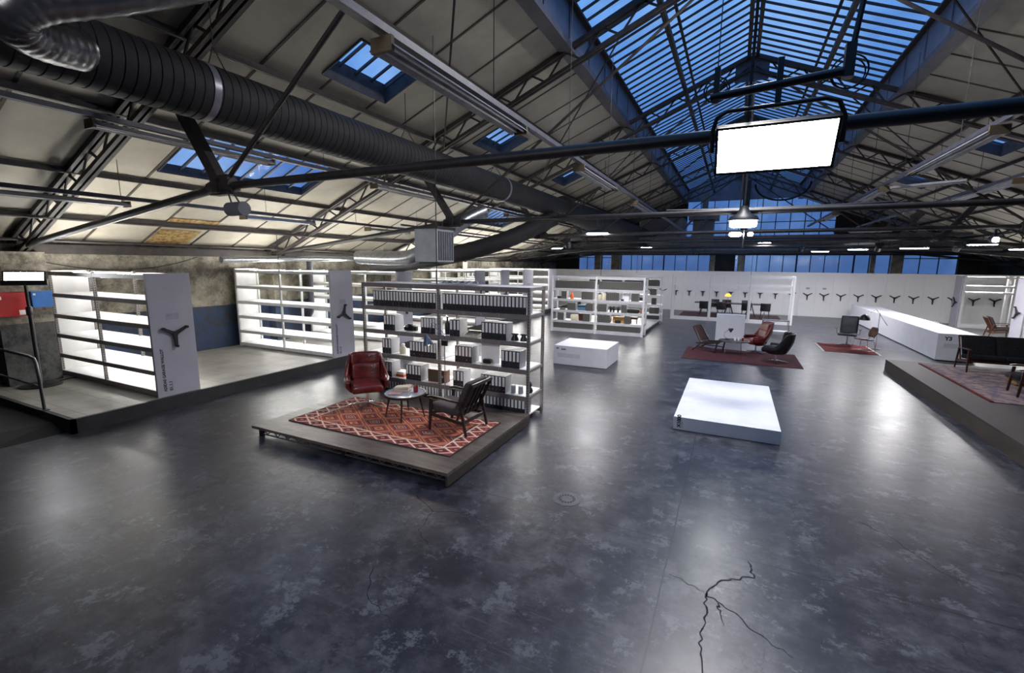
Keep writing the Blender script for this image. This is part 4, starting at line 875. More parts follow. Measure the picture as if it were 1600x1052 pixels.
simple('brown_rack', 'dark brown wooden rack on the fourth far shelf at right', 'rack', (-3.55, FY, .5), [('rack_body', MB().box(-.14, .14, 0, .16, .2, .29).box(-.13, -.1, .05, .1, 0, .2).box(.1, .13, .05, .1, 0, .2), BROWNP)])
simple('orange_cup', 'small orange brown cup near the right post of the far shelving', 'cup', (-3.28, FY, .95), [('cup_body', MB().lathe([(.05, 0), (.06, .12)], seg=12), mat('terracotta', (.40, .15, .07), .6))])

# ================================================================== WHITE BOXES
t = thing('white_plinth', 'low square white plinth lying on the bare floor at centre right', 'plinth', (-.79, 8.27, 0))
MB().box(.01, 1.67, .01, 3.14, .005, .24).build('plinth_body', WHITE, t, bevel=.004); text('X1000', .085, frameM((.13, .0085, .05), (0, 0, 1), (-1, 0, 0)), BLACK, t, bold=.004)
text('X1000', .04, frameM((.17, .0085, .05), (0, 0, 1), (-1, 0, 0)), mat('grey_print', (.35, .35, .4), .6), t)
mb = MB()
for k in (1, 2): mb.box(.01, 1.67, .01+k*1.04, .013+k*1.04, .24, .2405)
mb.build('seam', mat('pale_seam', (.5, .5, .52), .6), t)
t = thing('white_block', 'white rectangular block in front of the far binder shelving', 'plinth', (-4.6, 12.35, 0))
MB().box(0, 1.57, 0, 1.45, .01, .56).build('block_body', WHITE, t, bevel=.004); text('X0', .06, frameM((.08, -.002, .46), (1, 0, 0), (0, 0, 1)), BLACK, t, bold=.003); text('JUAN', .055, frameM((.24, -.002, .44), (1, 0, 0), (0, 0, 1)), BLACK, t, bold=.003)
MB().box(.12, .80, -.001, 0, .22, .34).build('pale_caption', mat('pale_caption_grey', (.66, .66, .69), .6), t)
t = thing('long_white_counter', 'very long white counter running towards the far wall on the right', 'counter', (5.88, 18.5, 0))
MB().box(0, .98, 0, 11.9, .03, .87).build('counter_body', WHITE, t, bevel=.004); MB().box(.05, .93, .05, 11.85, 0, .03).build('recessed_base', BLACK, t)
text('Y3', .16, frameM((.17, -.002, .66), (1, 0, 0), (0, 0, 1)), BLACK, t, bold=.006); MB().box(.17, .7, -.0012, 0, .42, .56).build('pale_caption', MATS['pale_caption_grey'], t)
MB().tube([(.75, 2.6, .875), (.80, 2.75, .98), (.72, 2.9, 1.0)], .012, 6).build('hook', CHROME, t)
t = thing('white_partition', 'plain pale grey square partition board standing behind the coffee table', 'partition', (-.5, 19.35, 0))
MB().box(0, 1.0, 0, .35, .0, 1.03).build('board', mat('pale_grey_board', (.66, .66, .72), .5, col2=(.63, .63, .69)), t, bevel=.006)
t = thing('chrome_trolley', 'low chrome trolley with small wheels behind the red high-back chair', 'trolley', (1.25, 22.0, 0))
MB().tube([(0, 0, .1), (0, 0, .95)], .018, 8).tube([(.95, 0, .1), (.95, 0, .62), (.0, 0, .62)], .018, 8).tube([(0, .45, .1), (0, .45, .62)], .018, 8).tube([(.95, .45, .1), (.95, .45, .62)], .018, 8).tube([(0, 0, .62), (0, .45, .62)], .018, 8).tube([(.95, 0, .62), (.95, .45, .62)], .018, 8).build('frame', CHROME, t, smooth=True)
MB().box(.0, .95, 0, .45, .14, .17).build('shelf', WHITE, t); MB().box(.0, .95, 0, .45, .6, .62).build('top_tray', CHROME, t)
for x, y in ((0, 0), (.95, 0), (0, .45), (.95, .45)): MB().tube([(x-.015, y, .055), (x+.015, y, .055)], .055, 12).build('wheel', BLACK, t, smooth=True)
for x, y, s_, l_ in ((-1.67, 5.08, .175, 'round iron drain cover with a ring of holes set in the foreground floor'), (-1.55, 14.1, .2, 'far iron drain cover in the floor before the rug')):
    t = thing('drain_cover', l_, 'drain cover', (x, y, 0)); MB().lathe([(s_, 0), (s_, .003), (s_*.92, .004)], seg=32).build('plate', mat('worn_iron', (.075, .075, .085), .45, .3, col2=(.12, .12, .13), scale=12), t)
    mb = MB()
    for k in range(16):
        a = k*2*PI/16; a2 = a+.25; r1_, r2_ = s_*.42, s_*.62
        mb.quad(*[(r_*math.cos(q), r_*math.sin(q), .0048) for r_, q in ((r1_, a), (r2_, a), (r2_, a2), (r1_, a2))])
    mb.build('slot', HOLE, t)

# ================================================================== NEAR STAGE
SZ = .20
STG = bpy.data.materials.new('dark_stained_stage_boards'); STG.use_nodes = True
n = STG.node_tree; b = n.nodes['Principled BSDF']; P_ = n.nodes.new('ShaderNodeTexCoord'); mp = n.nodes.new('ShaderNodeMapping'); mp.inputs['Scale'].default_value = (1.2, 7, 1)
n.links.new(P_.outputs['Object'], mp.inputs[0]); nz = n.nodes.new('ShaderNodeTexNoise'); nz.inputs['Scale'].default_value = 2.0; nz.inputs['Detail'].default_value = 9; nz.inputs['Roughness'].default_value = .7; n.links.new(mp.outputs[0], nz.inputs['Vector'])
cr = n.nodes.new('ShaderNodeValToRGB'); cr.color_ramp.elements[0].position = .35; cr.color_ramp.elements[0].color = (.055, .040, .032, 1); cr.color_ramp.elements[1].position = .68; cr.color_ramp.elements[1].color = (.145, .115, .095, 1)
n.links.new(nz.outputs[0], cr.inputs[0]); n.links.new(cr.outputs[0], b.inputs['Base Color']); b.inputs['Roughness'].default_value = .42
t = thing('stage_platform', 'low dark wooden stage in the foreground, open steel truss visible beneath', 'stage', (-7.03, 4.64, 0))
mb = MB()
for k in range(2):
    for j in range(2): mb.box(k*1.94+.001, (k+1)*1.94-.001, j*1.33+.001, (j+1)*1.33-.001, SZ-.045, SZ)
mb.build('deck', STG, t)
mb = MB()
for yy in (.12, 1.33, 2.5):
    mb.box(.1, 3.78, yy-.015, yy+.015, SZ-.07, SZ-.045); mb.box(.1, 3.78, yy-.015, yy+.015, .03, .045)
    for k in range(30): xa = .1+3.68*k/30; mb.bar((xa, yy, .04 if k % 2 else SZ-.06), (xa+3.68/30, yy, SZ-.06 if k % 2 else .04), .012, .012)
mb.build('under_truss', STEELGR, t)
for x, y in ((.08, .12), (3.80, .12), (.08, 2.5), (3.80, 2.5), (1.94, .12), (1.94, 2.5)): MB().box(x-.03, x+.03, y-.03, y+.03, 0, SZ-.045).build('foot', BLACK, t)
MB().box(3.85, 3.88, .0, 2.66, .02, SZ-.045).build('side_skirt', PLYS, t)
# kilim rug
def kilim():
    m = bpy.data.materials.new('kilim_weave'); m.use_nodes = True; n = m.node_tree; b = n.nodes['Principled BSDF']; nn = n.nodes.new; l = n.links.new
    P = nn('ShaderNodeTexCoord').outputs['Object']; sp = nn('ShaderNodeSeparateXYZ'); l(P, sp.inputs[0])
    nz = nn('ShaderNodeTexNoise'); nz.inputs['Scale'].default_value = 2.0; nz.inputs['Detail'].default_value = 3; l(P, nz.inputs['Vector'])
    def M(op, a, b_=None, c=None):
        x = nn('ShaderNodeMath'); x.operation = op
        for i, q in enumerate((a, b_, c)):
            if q is None: continue
            if isinstance(q, (int, float)): x.inputs[i].default_value = q
            else: l(q, x.inputs[i])
        return x.outputs[0]
    X = M('ADD', sp.outputs[0], M('MULTIPLY', M('SUBTRACT', nz.outputs[0], .5), .06)); Y = M('ADD', sp.outputs[1], M('MULTIPLY', M('SUBTRACT', nz.outputs[0], .5), .05))
    def dia(cx, cy):
        fx = M('ABSOLUTE', M('SUBTRACT', M('FRACT', M('DIVIDE', X, cx)), .5)); fy = M('ABSOLUTE', M('SUBTRACT', M('FRACT', M('DIVIDE', Y, cy)), .5)); return M('ADD', fx, fy)
    def ramp(src, st):
        r = nn('ShaderNodeValToRGB'); r.color_ramp.interpolation = 'CONSTANT'; l(src, r.inputs[0]); el = r.color_ramp.elements
        el[0].position = st[0][0]; el[0].color = (*st[0][1], 1); el[1].position = st[-1][0]; el[1].color = (*st[-1][1], 1)
        for p, c in st[1:-1]: q = el.new(p); q.color = (*c, 1)
        return r.outputs[0]
    red = (.30, .042, .032); ora = (.56, .19, .09); pur = (.085, .022, .035); cre = (.72, .56, .43); dk = (.06, .016, .022)
    fld = ramp(dia(.55, .40), [(0, dk), (.05, ora), (.14, pur), (.20, cre), (.225, pur), (.30, red), (.40, ora), (.49, dk), (.53, ora), (.62, red), (.74, pur), (.80, ora), (.93, dk)])
    cell = nn('ShaderNodeTexWhiteNoise'); cell.noise_dimensions = '2D'; cv = nn('ShaderNodeCombineXYZ'); l(M('FLOOR', M('DIVIDE', X, .55)), cv.inputs[0]); l(M('FLOOR', M('DIVIDE', Y, .40)), cv.inputs[1]); l(cv.outputs[0], cell.inputs['Vector'])
    hs = nn('ShaderNodeHueSaturation'); l(fld, hs.inputs['Color']); l(M('ADD', M('MULTIPLY', cell.outputs['Value'], .5), .7), hs.inputs['Value'])
    bor = ramp(dia(.36, .235), [(0, ora), (.12, pur), (.30, red), (.42, cre), (.56, red), (.80, pur), (.9, ora)])
    ex = M('ABSOLUTE', M('SUBTRACT', sp.outputs[0], 1.65)); ey = M('ABSOLUTE', M('SUBTRACT', sp.outputs[1], .78))
    inb = M('MAXIMUM', M('GREATER_THAN', ex, 1.39), M('GREATER_THAN', ey, .56)); inl = M('MAXIMUM', M('GREATER_THAN', ex, 1.36), M('GREATER_THAN', ey, .535)); edge = M('MAXIMUM', M('GREATER_THAN', ex, 1.625), M('GREATER_THAN', ey, .758))
    def mix(f, a, b_):
        x = nn('ShaderNodeMix'); x.data_type = 'RGBA'; l(f, x.inputs['Factor'])
        for s_, q in (('A', a), ('B', b_)):
            if isinstance(q, tuple): x.inputs[s_].default_value = (*q, 1)
            else: l(q, x.inputs[s_])
        return x.outputs['Result']
    c = mix(inl, hs.outputs[0], cre); c = mix(inb, c, bor); c = mix(edge, c, (.05, .03, .025)); l(c, b.inputs['Base Color']); b.inputs['Roughness'].default_value = .95
    bp = nn('ShaderNodeBump'); bp.inputs['Strength'].default_value = .3; bp.inputs['Distance'].default_value = .01; wv = nn('ShaderNodeTexNoise'); wv.inputs['Scale'].default_value = 120; l(P, wv.inputs['Vector']); l(wv.outputs[0], bp.inputs['Height']); l(bp.outputs[0], b.inputs['Normal']); return m
def rug(name, label, x0, y0, w_, d_, z, m_, rotz=0, th=.012, fringe=None):
    mb = MB(); mb.grid(lambda u, v: (u*w_, v*d_, th+.004*math.sin(u*19+v*4)*math.sin(v*11)), 30, 16); nvt = len(mb.v)
    mb.box(.002, w_-.002, .002, d_-.002, 0, th-.004)
    o = tag(mb.build(name, m_, loc=(x0, y0, z), rotz=rotz), label, 'rug')
    if fringe:
        for s_, yy in (('near', 0), ('far', d_)):
            f = MB(); k = 0
            while k < w_: f.box(k, k+.012, -.05 if s_ == 'near' else d_, 0 if s_ == 'near' else d_+.05, .001, .006); k += .03
    return o
rug('kilim_rug', 'red and orange kilim rug with diamond pattern on the wooden stage', -6.70, 5.08, 3.30, 1.56, SZ+.0005, kilim())
RZ = SZ+.0175

# -------- seats
def swivel_chair(label, loc, rz, m_, back_h=1.02, arm_h=.56, stem='star', kind='egg', group=None):
    """faces local -Y"""
    t = thing('swivel_armchair', label, 'armchair', loc, rz, group)
    def shell(u, v):
        a = (u-.5)*2; th = a*math.radians(118); s_ = abs(a)
        hgt = back_h-.02*(s_/.40)**4 if s_ < .40 else (back_h-.02+(arm_h-back_h+.02)*min(1, ((s_-.40)/.28))**.9)
        if s_ > .68: hgt = arm_h-.03*(s_-.68)/.32
        z = .30+(hgt-.30)*v
        rx = .23+.145*min(1, v*1.8)**.6+.01*max(0, (z-.7)/.35); ry = .24+.14*min(1, v*1.8)**.6
        y = ry*math.cos(th)+.13*max(0, z-.38)*max(0, math.cos(th*.8)); x = rx*math.sin(th)
        if s_ > .6: y -= .10*(s_-.6)/.4*v
        return (x, y, z)
    MB().grid(shell, 40, 14).build('shell', m_, t, smooth=True, solid=.055)
    MB().lathe([(.05, .27), (.18, .285), (.26, .33), (.28, .37)], seg=24).build('shell_base', m_, t, smooth=True)
    MB().rbox((0, -.05, .405), (.285, .30, .085), .075, 8, lambda q: (q.x, q.y, q.z+.02*math.cos(q.x*5)-.015*(q.y < -.15)*1)).build('seat_cushion', m_, t, smooth=True, merge=True)
    MB().rbox((0, .235, .62), (.255, .055, .17), .05, 8, lambda q: (q.x, q.y+.15*(q.z)-.55*q.x*q.x, q.z)).build('back_cushion', m_, t, smooth=True, merge=True)
    MB().rbox((0, .285, .875), (.265, .05, .115), .045, 8, lambda q: (q.x, q.y+.15*q.z-.55*q.x*q.x, q.z)).build('head_cushion', m_, t, smooth=True, merge=True)
    for s_ in (-1, 1): MB().rbox((s_*.325, -.06, arm_h-.005), (.035, .20, .035), .033, 6).build('arm_pad', m_, t, smooth=True, merge=True)
    MB().lathe([(.028, .06), (.025, .28), (.06, .285)], seg=14).build('stem', CHROME, t, smooth=True)
    mb = MB()
    for k in range(4 if stem == 'four' else 5): a = k*2*PI/(4 if stem == 'four' else 5)+.4; mb.bar((0, 0, .07), (.35*math.cos(a), .35*math.sin(a), .020), .06, .04, w1=.035, h1=.022)
    mb.build('star_base', CHROME, t); return t
def lounge_chair(label, loc, rz, wood, fab, w_=.64, sofa=1, name='lounge_chair', cat='armchair'):
    """danish style, faces local -Y, open arms"""
    t = thing(name, label, cat, loc, rz); W = w_*sofa if sofa > 1 else w_; hw = W/2
    for s_ in (-1, 1):
        x = s_*hw
        MB().bar((x, -.34, 0), (x, -.30, .53), .032, .04, up=(0, 1, 0), w1=.038, h1=.055).build('leg', wood, t, bevel=.006)
        MB().bar((x, .36, 0), (x, .25, .52), .032, .04, up=(0, 1, 0), w1=.036, h1=.05).build('leg', wood, t, bevel=.006)
        mb = MB(); pts_ = [(-.37, .555), (-.28, .575), (-.1, .565), (.1, .545), (.27, .53)]
        for (ya, za), (yb, zb) in zip(pts_[:-1], pts_[1:]): mb.bar((x, ya, za), (x, yb, zb), .065 if ya < 0 else .05, .026)
        mb.build('armrest', wood, t, bevel=.005)
        MB().bar((x, -.31, .27), (x, .30, .20), .024, .05).build('side_rail', wood, t, bevel=.004)
        MB().bar((x-s_*.03, .17, .22), (x-s_*.03, .47, .83), .026, .04, up=(0, 1, 0)).build('back_post', wood, t, bevel=.004)
    MB().bar((-hw, -.30, .28), (hw, -.30, .28), .026, .055).build('front_rail', wood, t); MB().bar((-hw, .31, .21), (hw, .31, .21), .026, .05).build('rear_rail', wood, t)
    mb = MB(); k_ = max(5, int(W/.11))
    for k in range(k_): x = -hw+.08+(W-.16)*k/(k_-1); mb.bar((x, .20, .27), (x, .455, .80), .014, .022, up=(0, 1, 0))
    mb.bar((-hw+.03, .465, .82), (hw-.03, .465, .82), .03, .05); mb.build('back_slats', wood, t)
    nseat = sofa if sofa > 1 else 1; cw = (W-.07)/nseat
    for k in range(nseat):
        cx_ = -hw+.035+cw*(k+.5)
        MB().rbox((cx_, -.06, .355), (cw/2-.004, .29, .065), .045, 7, lambda q: (q.x, q.y, q.z-.13*q.y*.6)).build('seat_cushion', fab, t, smooth=True, merge=True)
        MB().rbox((cx_, .255, .61), (cw/2-.006, .06, .25), .045, 7, lambda q: (q.x, q.y+.45*q.z, q.z)).build('back_cushion', fab, t, smooth=True, merge=True)
        if sofa > 1: MB().rbox((cx_, .17, .50), (.012, .008, .012), .006, 3).build('button', CHROME, t)
    return t
rz = lambda dx, dy: math.atan2(dy, dx)+PI/2   # rotation so that local -Y looks along (dx,dy)
swivel_chair('oxblood leather high-back swivel armchair on the kilim rug', (-6.06, 6.30, RZ), rz(.72, -.7), LEATH, .97)
lounge_chair('dark wood lounge chair with brown leather cushions on the kilim rug, facing left', (-3.93, 6.12, RZ), rz(-1, .02), WOODK, FABD)
# glass table
t = thing('glass_coffee_table', 'round glass-topped coffee table with dark tapered legs on the stage', 'coffee table', (-5.03, 6.12, RZ))
GT = mat('blue_grey_glass_top', (.25, .28, .33), .16, col2=(.3, .33, .38), spec=1.0)
MB().lathe([(.335, .435), (.335, .442)], seg=40).build('glass_top', GT, t); MB().lathe([(.36, .405), (.375, .42), (.372, .445), (.34, .447), (.34, .41), (.345, .405)], seg=40).build('rim', WOODK, t, smooth=True)
for a in (.5, 2.07, 3.64, 5.21): MB().tube([(.25*math.cos(a), .25*math.sin(a), .41), (.34*math.cos(a), .34*math.sin(a), 0)], .02, 10, r1=.010).build('leg', WOODK, t, smooth=True)
TZ = RZ+.4475
t = thing('open_book', 'thick cream paperback book standing splayed on the glass table', 'book', (-5.13, 6.20, TZ), .35)
MB().bar((-.13, 0, .045), (.13, 0, .075), .18, .035).build('pages', mat('cream_pages', (.68, .58, .46), .8, col2=(.5, .4, .3), scale=40, stretch=(1, 1, 20)), t); MB().box(-.12, .13, -.09, .09, 0, .035).build('lower_pages', MATS['cream_pages'], t)
t = thing('magazine', 'pinkish magazine lying flat at the near edge of the glass table', 'magazine', (-5.10, 5.97, TZ), .5); MB().box(-.11, .11, -.08, .08, 0, .012).build('cover', mat('pink_cover', (.42, .25, .24), .5), t)
t = thing('red_cup', 'dark red cup on the right side of the glass table', 'cup', (-4.86, 6.22, TZ)); MB().lathe([(.036, 0), (.040, .01), (.042, .11), (.036, .11), (.034, .02)], seg=20).build('cup_body', mat('red_glaze', (.22, .012, .015), .25), t, smooth=True)
# bags on the floor behind table
t = thing('plastic_bag', 'crumpled translucent plastic bag at the foot of the lamp on the stage', 'bag', (-4.62, 6.72, RZ)); MB().rbox((0, 0, .09), (.15, .10, .085), .07, 10, lambda q: (q.x*(1+.15*math.sin(q.z*60)), q.y+.02*math.sin(q.x*50), q.z+.02*math.sin(q.x*40+q.y*35))).build('bag_body', mat('frosted_plastic', (.55, .57, .62), .25), t, smooth=True, merge=True)
# floor lamp
t = thing('reading_floor_lamp', 'thin chrome floor lamp with a glowing cone shade in front of the near shelving', 'floor lamp', (-4.68, 6.86, SZ))
MB().lathe([(.13, 0), (.13, .015), (.02, .03)], seg=24).build('base', CHROME, t, smooth=True); MB().tube([(0, 0, .02), (0, 0, 1.38)], .010, 8).build('pole', CHROME, t, smooth=True)
MB().box(-.06, .06, -.02, .02, 1.20, 1.30).box(-.045, .045, -.03, -.02, 1.21, 1.29).build('switch_box', BLACK, t)
MB().tube([(0, 0, 1.38), (-.13, -.02, 1.58), (-.25, -.03, 1.62), (-.30, -.04, 1.40)], .007, 6).tube([(-.02, 0, 1.38), (-.28, -.03, 1.60)], .005, 6).build('spring_arm', CHROME, t)
SM = Matrix.Translation((-.325, -.05, 1.19))
mb = MB(); mb.M = SM @ Matrix.Rotation(-.25, 4, 'Y'); mb.lathe([(.025, .20), (.04, .15), (.095, .02), (.097, .0)], seg=20); mb.f.pop(-1); mb.mi.pop(-1); mb.build('lamp_shade', mat('steel_blue_shade', (.10, .13, .2), .3, .4), t, smooth=True, solid=.004)
mb = MB(); mb.M = SM; mb.rbox((0, 0, .03), (.035, .035, .035), .035, 5); mb.build('bulb', WARM, t, smooth=True)

# ================================================================== LOUNGE GROUP ON THE FADED RUG
rug('faded_rug', 'faded dark red rug under the far lounge chairs at centre right', -1.32, 15.02, 3.30, 2.30, .0005, RUGR)
FZ = .0175
def woven_chair(label, loc, rz_):
    t = thing('woven_lounge_chair', label, 'armchair', loc, rz_); WV = mat('brown_woven_leather', (.030, .012, .011), .75, spec=.2, col2=(.065, .028, .024), scale=26, detail=2, bump=.8, bscale=34)
    for s_ in (-1, 1):
        x = s_*.30; MB().bar((x, -.42, .34), (x, -.36, 0), .03, .05, up=(0, 1, 0)).build('leg', WOODK, t, bevel=.005); MB().bar((x, .12, .28), (x, .42, 0), .03, .05, up=(0, 1, 0)).build('leg', WOODK, t, bevel=.005)
        MB().bar((x, -.50, .36), (x, .30, .26), .032, .05).build('seat_rail', WOODK, t, bevel=.005); MB().bar((x, .10, .25), (x, .44, .82), .03, .045, up=(0, 1, 0)).build('back_post', WOODK, t, bevel=.005)
        MB().bar((x, -.37, .14), (x, .28, .14), .022, .03).build('stretcher', WOODK, t)
    MB().grid(lambda u, v: ((u-.5)*.58, -.46+.62*v, .365-.10*v-.03*math.sin(v*PI)), 8, 8).build('seat', WV, t, smooth=True, solid=.02)
    MB().grid(lambda u, v: ((u-.5)*.58, .16+.28*v+.03*math.sin(u*PI), .34+.49*v), 8, 8).build('backrest', WV, t, smooth=True, solid=.02)
    MB().bar((-.3, .14, .30), (.3, .14, .30), .03, .03).bar((-.3, .28, .14), (.3, .28, .14), .025, .025).build('cross_rail', WOODM, t); return t
woven_chair('low wooden lounge chair with woven brown back, left side of the faded rug', (-.62, 16.75, FZ), rz(.93, -.38))
swivel_chair('dark red high-back swivel chair on the faded rug, facing left', (.82, 17.05, FZ), rz(-.85, -.35), LEATH, 1.05, .55, 'four')
swivel_chair('black leather shell swivel chair at the right end of the faded rug, back to camera', (1.30, 15.62, FZ), rz(-.85, .30), LEATHB, .92, .52, 'four')
t = thing('dark_coffee_table', 'small dark coffee table with thin legs in the middle of the faded rug', 'coffee table', (.15, 16.55, FZ))
MB().lathe([(.42, .42), (.43, .43), (.42, .445)], seg=30, sx=1.1).build('table_top', WOODK, t, smooth=True)
for a in (.8, 2.4, 3.9, 5.5): MB().tube([(.3*math.cos(a), .3*math.sin(a), .42), (.34*math.cos(a), .34*math.sin(a), 0)], .010, 6).build('leg', CHROME, t)
t = thing('desk_lamp', 'black desk lamp with bent neck on the dark coffee table', 'desk lamp', (-.05, 16.6, FZ+.445))
MB().lathe([(.08, 0), (.08, .012), (.02, .03)], seg=16).build('base', BLACK, t); MB().tube([(0, 0, .02), (-.12, 0, .12), (-.10, 0, .24), (.03, 0, .34)], .009, 6).build('neck', CHROME, t, smooth=True)
mb = MB(); mb.M = Matrix.Translation((.08, 0, .33)) @ Matrix.Rotation(1.0, 4, 'Y'); mb.lathe([(.025, .08), (.04, .04), (.085, -.05)], seg=16); mb.build('lamp_shade', BLACK, t, smooth=True)
for i, (x, y, l_) in enumerate(((.18, 16.5, 'pale cup on the dark coffee table, left of three'), (.28, 16.55, 'pale cup on the dark coffee table, middle of three'), (.40, 16.5, 'dark red cup on the dark coffee table, right of three'))):
    tag(MB().lathe([(.03, 0), (.035, .10), (.03, .10)], seg=14).build('cup', PAPER if i < 2 else MATS['red_glaze'], loc=(x, y, FZ+.445), smooth=True), l_, 'cup')
# group 3
rug('small_red_rug', 'small red rug with pale fringe, left of the long white counter', 3.02, 18.65, 1.50, 1.95, .0005, mat('brick_red_rug', (.16, .022, .020), .95, spec=.15, col2=(.07, .016, .02), scale=9, bump=.2, bscale=100))
mb = MB(); k = 0
while k < 1.95: mb.box(2.95, 3.02, 18.65+k, 18.66+k, .001, .006); mb.box(4.52, 4.58, 18.65+k, 18.66+k, .001, .006); k += .035
tag(mb.build('rug_fringe', PAPER), 'pale fringe along the two short ends of the small red rug', 'fringe', kind='stuff')
t = thing('black_office_armchair', 'black upright armchair with flat arms on the small red rug', 'armchair', (3.92, 20.35, FZ), rz(-.25, -.95))
MB().rbox((0, 0, .42), (.29, .28, .04), .035, 6).build('seat', LEATHB, t, smooth=True, merge=True); MB().rbox((0, .30, .76), (.27, .035, .31), .03, 6, lambda q: (q.x, q.y+.3*q.z, q.z)).build('backrest', LEATHB, t, smooth=True, merge=True)
for s_ in (-1, 1): MB().rbox((s_*.36, .0, .63), (.04, .19, .018), .015, 4).build('armrest', BLACK, t); MB().tube([(s_*.36, .1, .62), (s_*.34, .16, .42), (s_*.24, .16, .39)], .012, 6).build('arm_bracket', CHROME, t)
MB().lathe([(.03, .04), (.03, .39)], seg=12).build('stem', CHROME, t)
mb = MB()
for k in range(4): a = k*PI/2+.5; mb.bar((0, 0, .05), (.3*math.cos(a), .3*math.sin(a), .016), .04, .03)
mb.build('star_base', CHROME, t)
t = thing('plywood_lounge_chair', 'brown moulded wood chair with metal rod legs on the small red rug', 'chair', (4.22, 19.35, FZ), rz(-.97, -.25))
MB().grid(lambda u, v: ((u-.5)*.52*(1-.25*(2*v-1)**2), -.26+.46*v, .40-.05*v+.04*(2*u-1)**2), 10, 8).build('seat', WOODM, t, smooth=True, solid=.014)
MB().grid(lambda u, v: ((u-.5)*.50*(1-.35*(2*v-1)**2), .24+.10*v-.05*(2*u-1)**2, .48+.34*v), 10, 8).build('backrest', WOODM, t, smooth=True, solid=.014)
mb = MB()
for s_ in (-1, 1): mb.tube([(s_*.2, -.2, .38), (s_*.24, -.26, .012), (s_*.24, .26, .012), (s_*.2, .2, .36)], .010, 6); mb.tube([(s_*.14, 0, .37), (s_*.14, .2, .40), (s_*.12, .27, .6)], .010, 6)
mb.build('rod_frame', CHROME, t)
t = thing('arc_floor_lamp', 'slim chrome floor lamp with dark dome shade beside the long white counter', 'floor lamp', (4.72, 20.05, 0))
MB().lathe([(.15, 0), (.15, .015), (.02, .03)], seg=20).build('base', CHROME, t); MB().tube([(0, 0, .02), (0, 0, 1.30)], .012, 8).tube([(.25, 0, .86), (-.12, 0, 1.42), (-.36, 0, 1.22)], .010, 6).build('pole', CHROME, t)
MB().lathe([(.17, 1.02), (.15, 1.12), (.08, 1.20), (.02, 1.24)], c=(-.42, 0, 0), seg=18).build('lamp_shade', BLACK, t, smooth=True)
# right platform group
PZ = .30
rug('large_patterned_rug', 'large faded beige and blue patterned rug with red border on the right platform', 4.72, 11.85, 4.2, 3.95, PZ+.0005, mat('faded_oriental_rug', (.30, .20, .16), .95, col2=(.10, .075, .12), scale=5, detail=9, lo=.42, hi=.58, bump=.2, bscale=100))
tag(MB().box(4.70, 4.76, 11.85, 15.8, PZ+.001, PZ+.018).build('rug_border', MATS['brick_red_rug']), 'red woven binding along the left edge of the large rug', 'rug border')
lounge_chair('long black sofa with dark wood frame on the right platform', (6.42, 15.3, PZ+.018), 0, mat('red_brown_wood', (.05, .014, .010), .35, col2=(.03, .01, .008), scale=6), FABK, .68, 3, 'sofa', 'sofa')
lounge_chair('black armchair with dark wood frame at the right picture edge, in front of the sofa', (5.72, 12.75, PZ+.018), rz(-1, .15), MATS['red_brown_wood'], FABK)
t = thing('leather_pouf', 'low dark pouf with yellow side under the sofa front', 'pouf', (6.05, 13.95, PZ+.018)); MB().rbox((0, 0, .17), (.28, .25, .06), .05, 6).build('cushion', FABD, t, smooth=True, merge=True); MB().rbox((0, 0, .06), (.24, .22, .06), .03, 5).build('base', mat('mustard_fabric', (.30, .19, .04), .8), t, smooth=True, merge=True)
lounge_chair('brown wooden lounge chair with dark cushions before the far right shelving', (10.25, 26.2, .0), rz(1, -.12), WOODM, FABD)

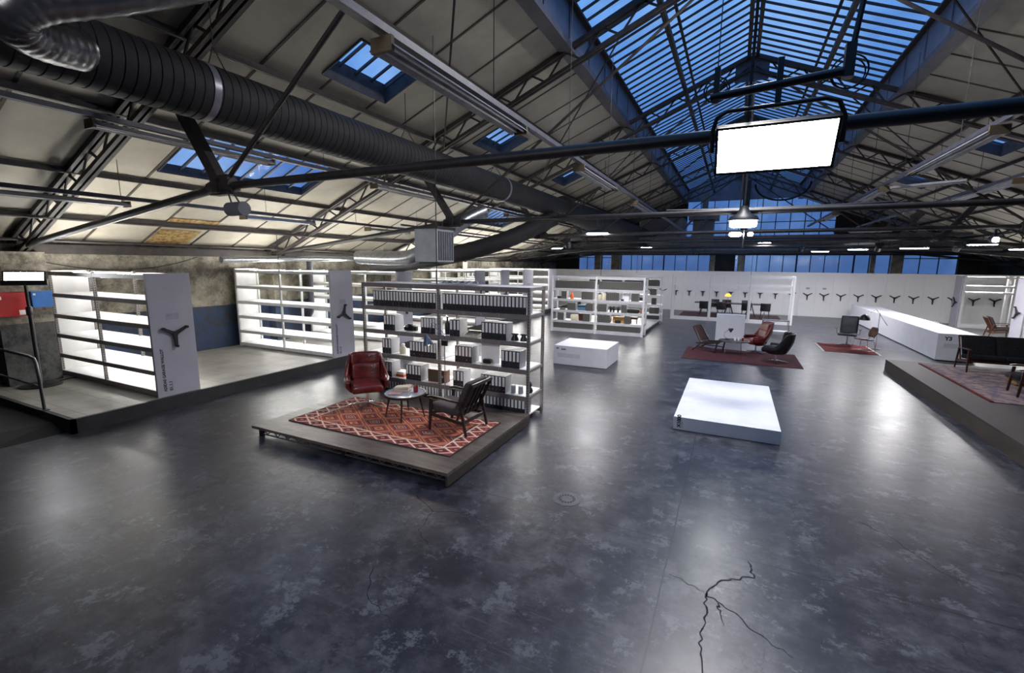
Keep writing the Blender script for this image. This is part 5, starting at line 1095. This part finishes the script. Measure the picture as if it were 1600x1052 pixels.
# ================================================================== DINING SET BEHIND THE OPEN FRAME
rug('dark_brown_rug', 'dark brown rug under the far dining table', -2.75, 27.5, 5.2, 3.2, .0005, mat('dark_brown_rug', (.075, .03, .025), .95, col2=(.04, .02, .02), scale=6))
t = thing('dining_table', 'long dark dining table with angled trestle legs behind the open white frame', 'table', (-.25, 29.2, FZ))
MB().box(-1.75, 1.75, -.42, .42, .70, .74).build('table_top', WOODK, t, bevel=.006)
for x in (-1.2, 1.2, .1):
    MB().bar((x-.05, 0, .70), (x-.25, -.32, 0), .035, .035).bar((x+.05, 0, .70), (x+.25, -.32, 0), .035, .035).bar((x-.05, 0, .70), (x-.25, .32, 0), .035, .035).bar((x+.05, 0, .70), (x+.25, .32, 0), .035, .035).build('trestle_leg', BLACK, t)
def dchair(label, loc, rz_):
    t = thing('dining_chair', label, 'chair', loc, rz_, 'dining chairs round the far table')
    MB().rbox((0, 0, .44), (.24, .23, .025), .02, 5).build('seat', LEATHB, t, smooth=True, merge=True); MB().grid(lambda u, v: ((u-.5)*.48, .24+.05*v-.10*(2*u-1)**2, .46+.40*v), 10, 6).build('backrest', LEATHB, t, smooth=True, solid=.02)
    for x in (-.2, .2):
        for y in (-.19, .21): MB().tube([(x*.9, y*.9, .43), (x*1.1, y*1.15, 0)], .012, 6).build('leg', BLACK, t)
    return t
d0 = dchair('black dining chair on the near side of the table, leftmost', (-1.45, 28.45, FZ), PI)
dup(d0, (-.55, 28.40, FZ), PI, 'black dining chair on the near side of the table, second from left'); dup(d0, (.72, 28.40, FZ), PI, 'black dining chair on the near side of the table, third from left'); dup(d0, (1.65, 28.5, FZ), PI, 'black dining chair on the near side of the table, rightmost')
dup(d0, (-.95, 29.95, FZ), 0, 'black dining chair on the far side of the table, left one'); dup(d0, (-.30, 29.95, FZ), 0, 'black dining chair on the far side of the table, middle one'); dup(d0, (.75, 29.95, FZ), 0, 'black dining chair on the far side of the table, right one')
t = thing('table_lamp', 'glowing orange table lamp on the far dining table', 'table lamp', (-.25, 29.2, FZ+.74))
MB().lathe([(.07, 0), (.07, .015), (.015, .02), (.012, .36)], seg=14).build('base', CHROME, t); MB().lathe([(.17, .38), (.15, .46), (.07, .54)], seg=18).build('lamp_shade', emat('orange_glow', (1, .42, .06), 3.0), t, smooth=True)
# coat hooks etc: cables dropping onto the shelves
for (x, y, z0, z1, l_) in ((-5.24, 7.45, 2.48, 6.95, 'thin black cable hanging down to the middle post of the near shelving'), (-5.0, 18.8, 2.4, 7.0, 'thin black cable hanging down to the far binder shelving'), (.75, 26.3, 2.42, 8.7, 'thin black cable hanging down to the open white frame'), (-4.2, 22.3, 2.5, 4.0, 'short black cable with a clip hanging before the far wall'), (-12.2, 9.3, 2.75, 3.7, 'short black cable hanging to the second left shelving')):
    tag(MB().tube([(x, y, z0), (x, y, z1)], .010, 5).build('drop_cable', BLACK), l_, 'cable')
bpy.context.view_layer.update()
print('binders', nb_, 'objects', len(bpy.data.objects))
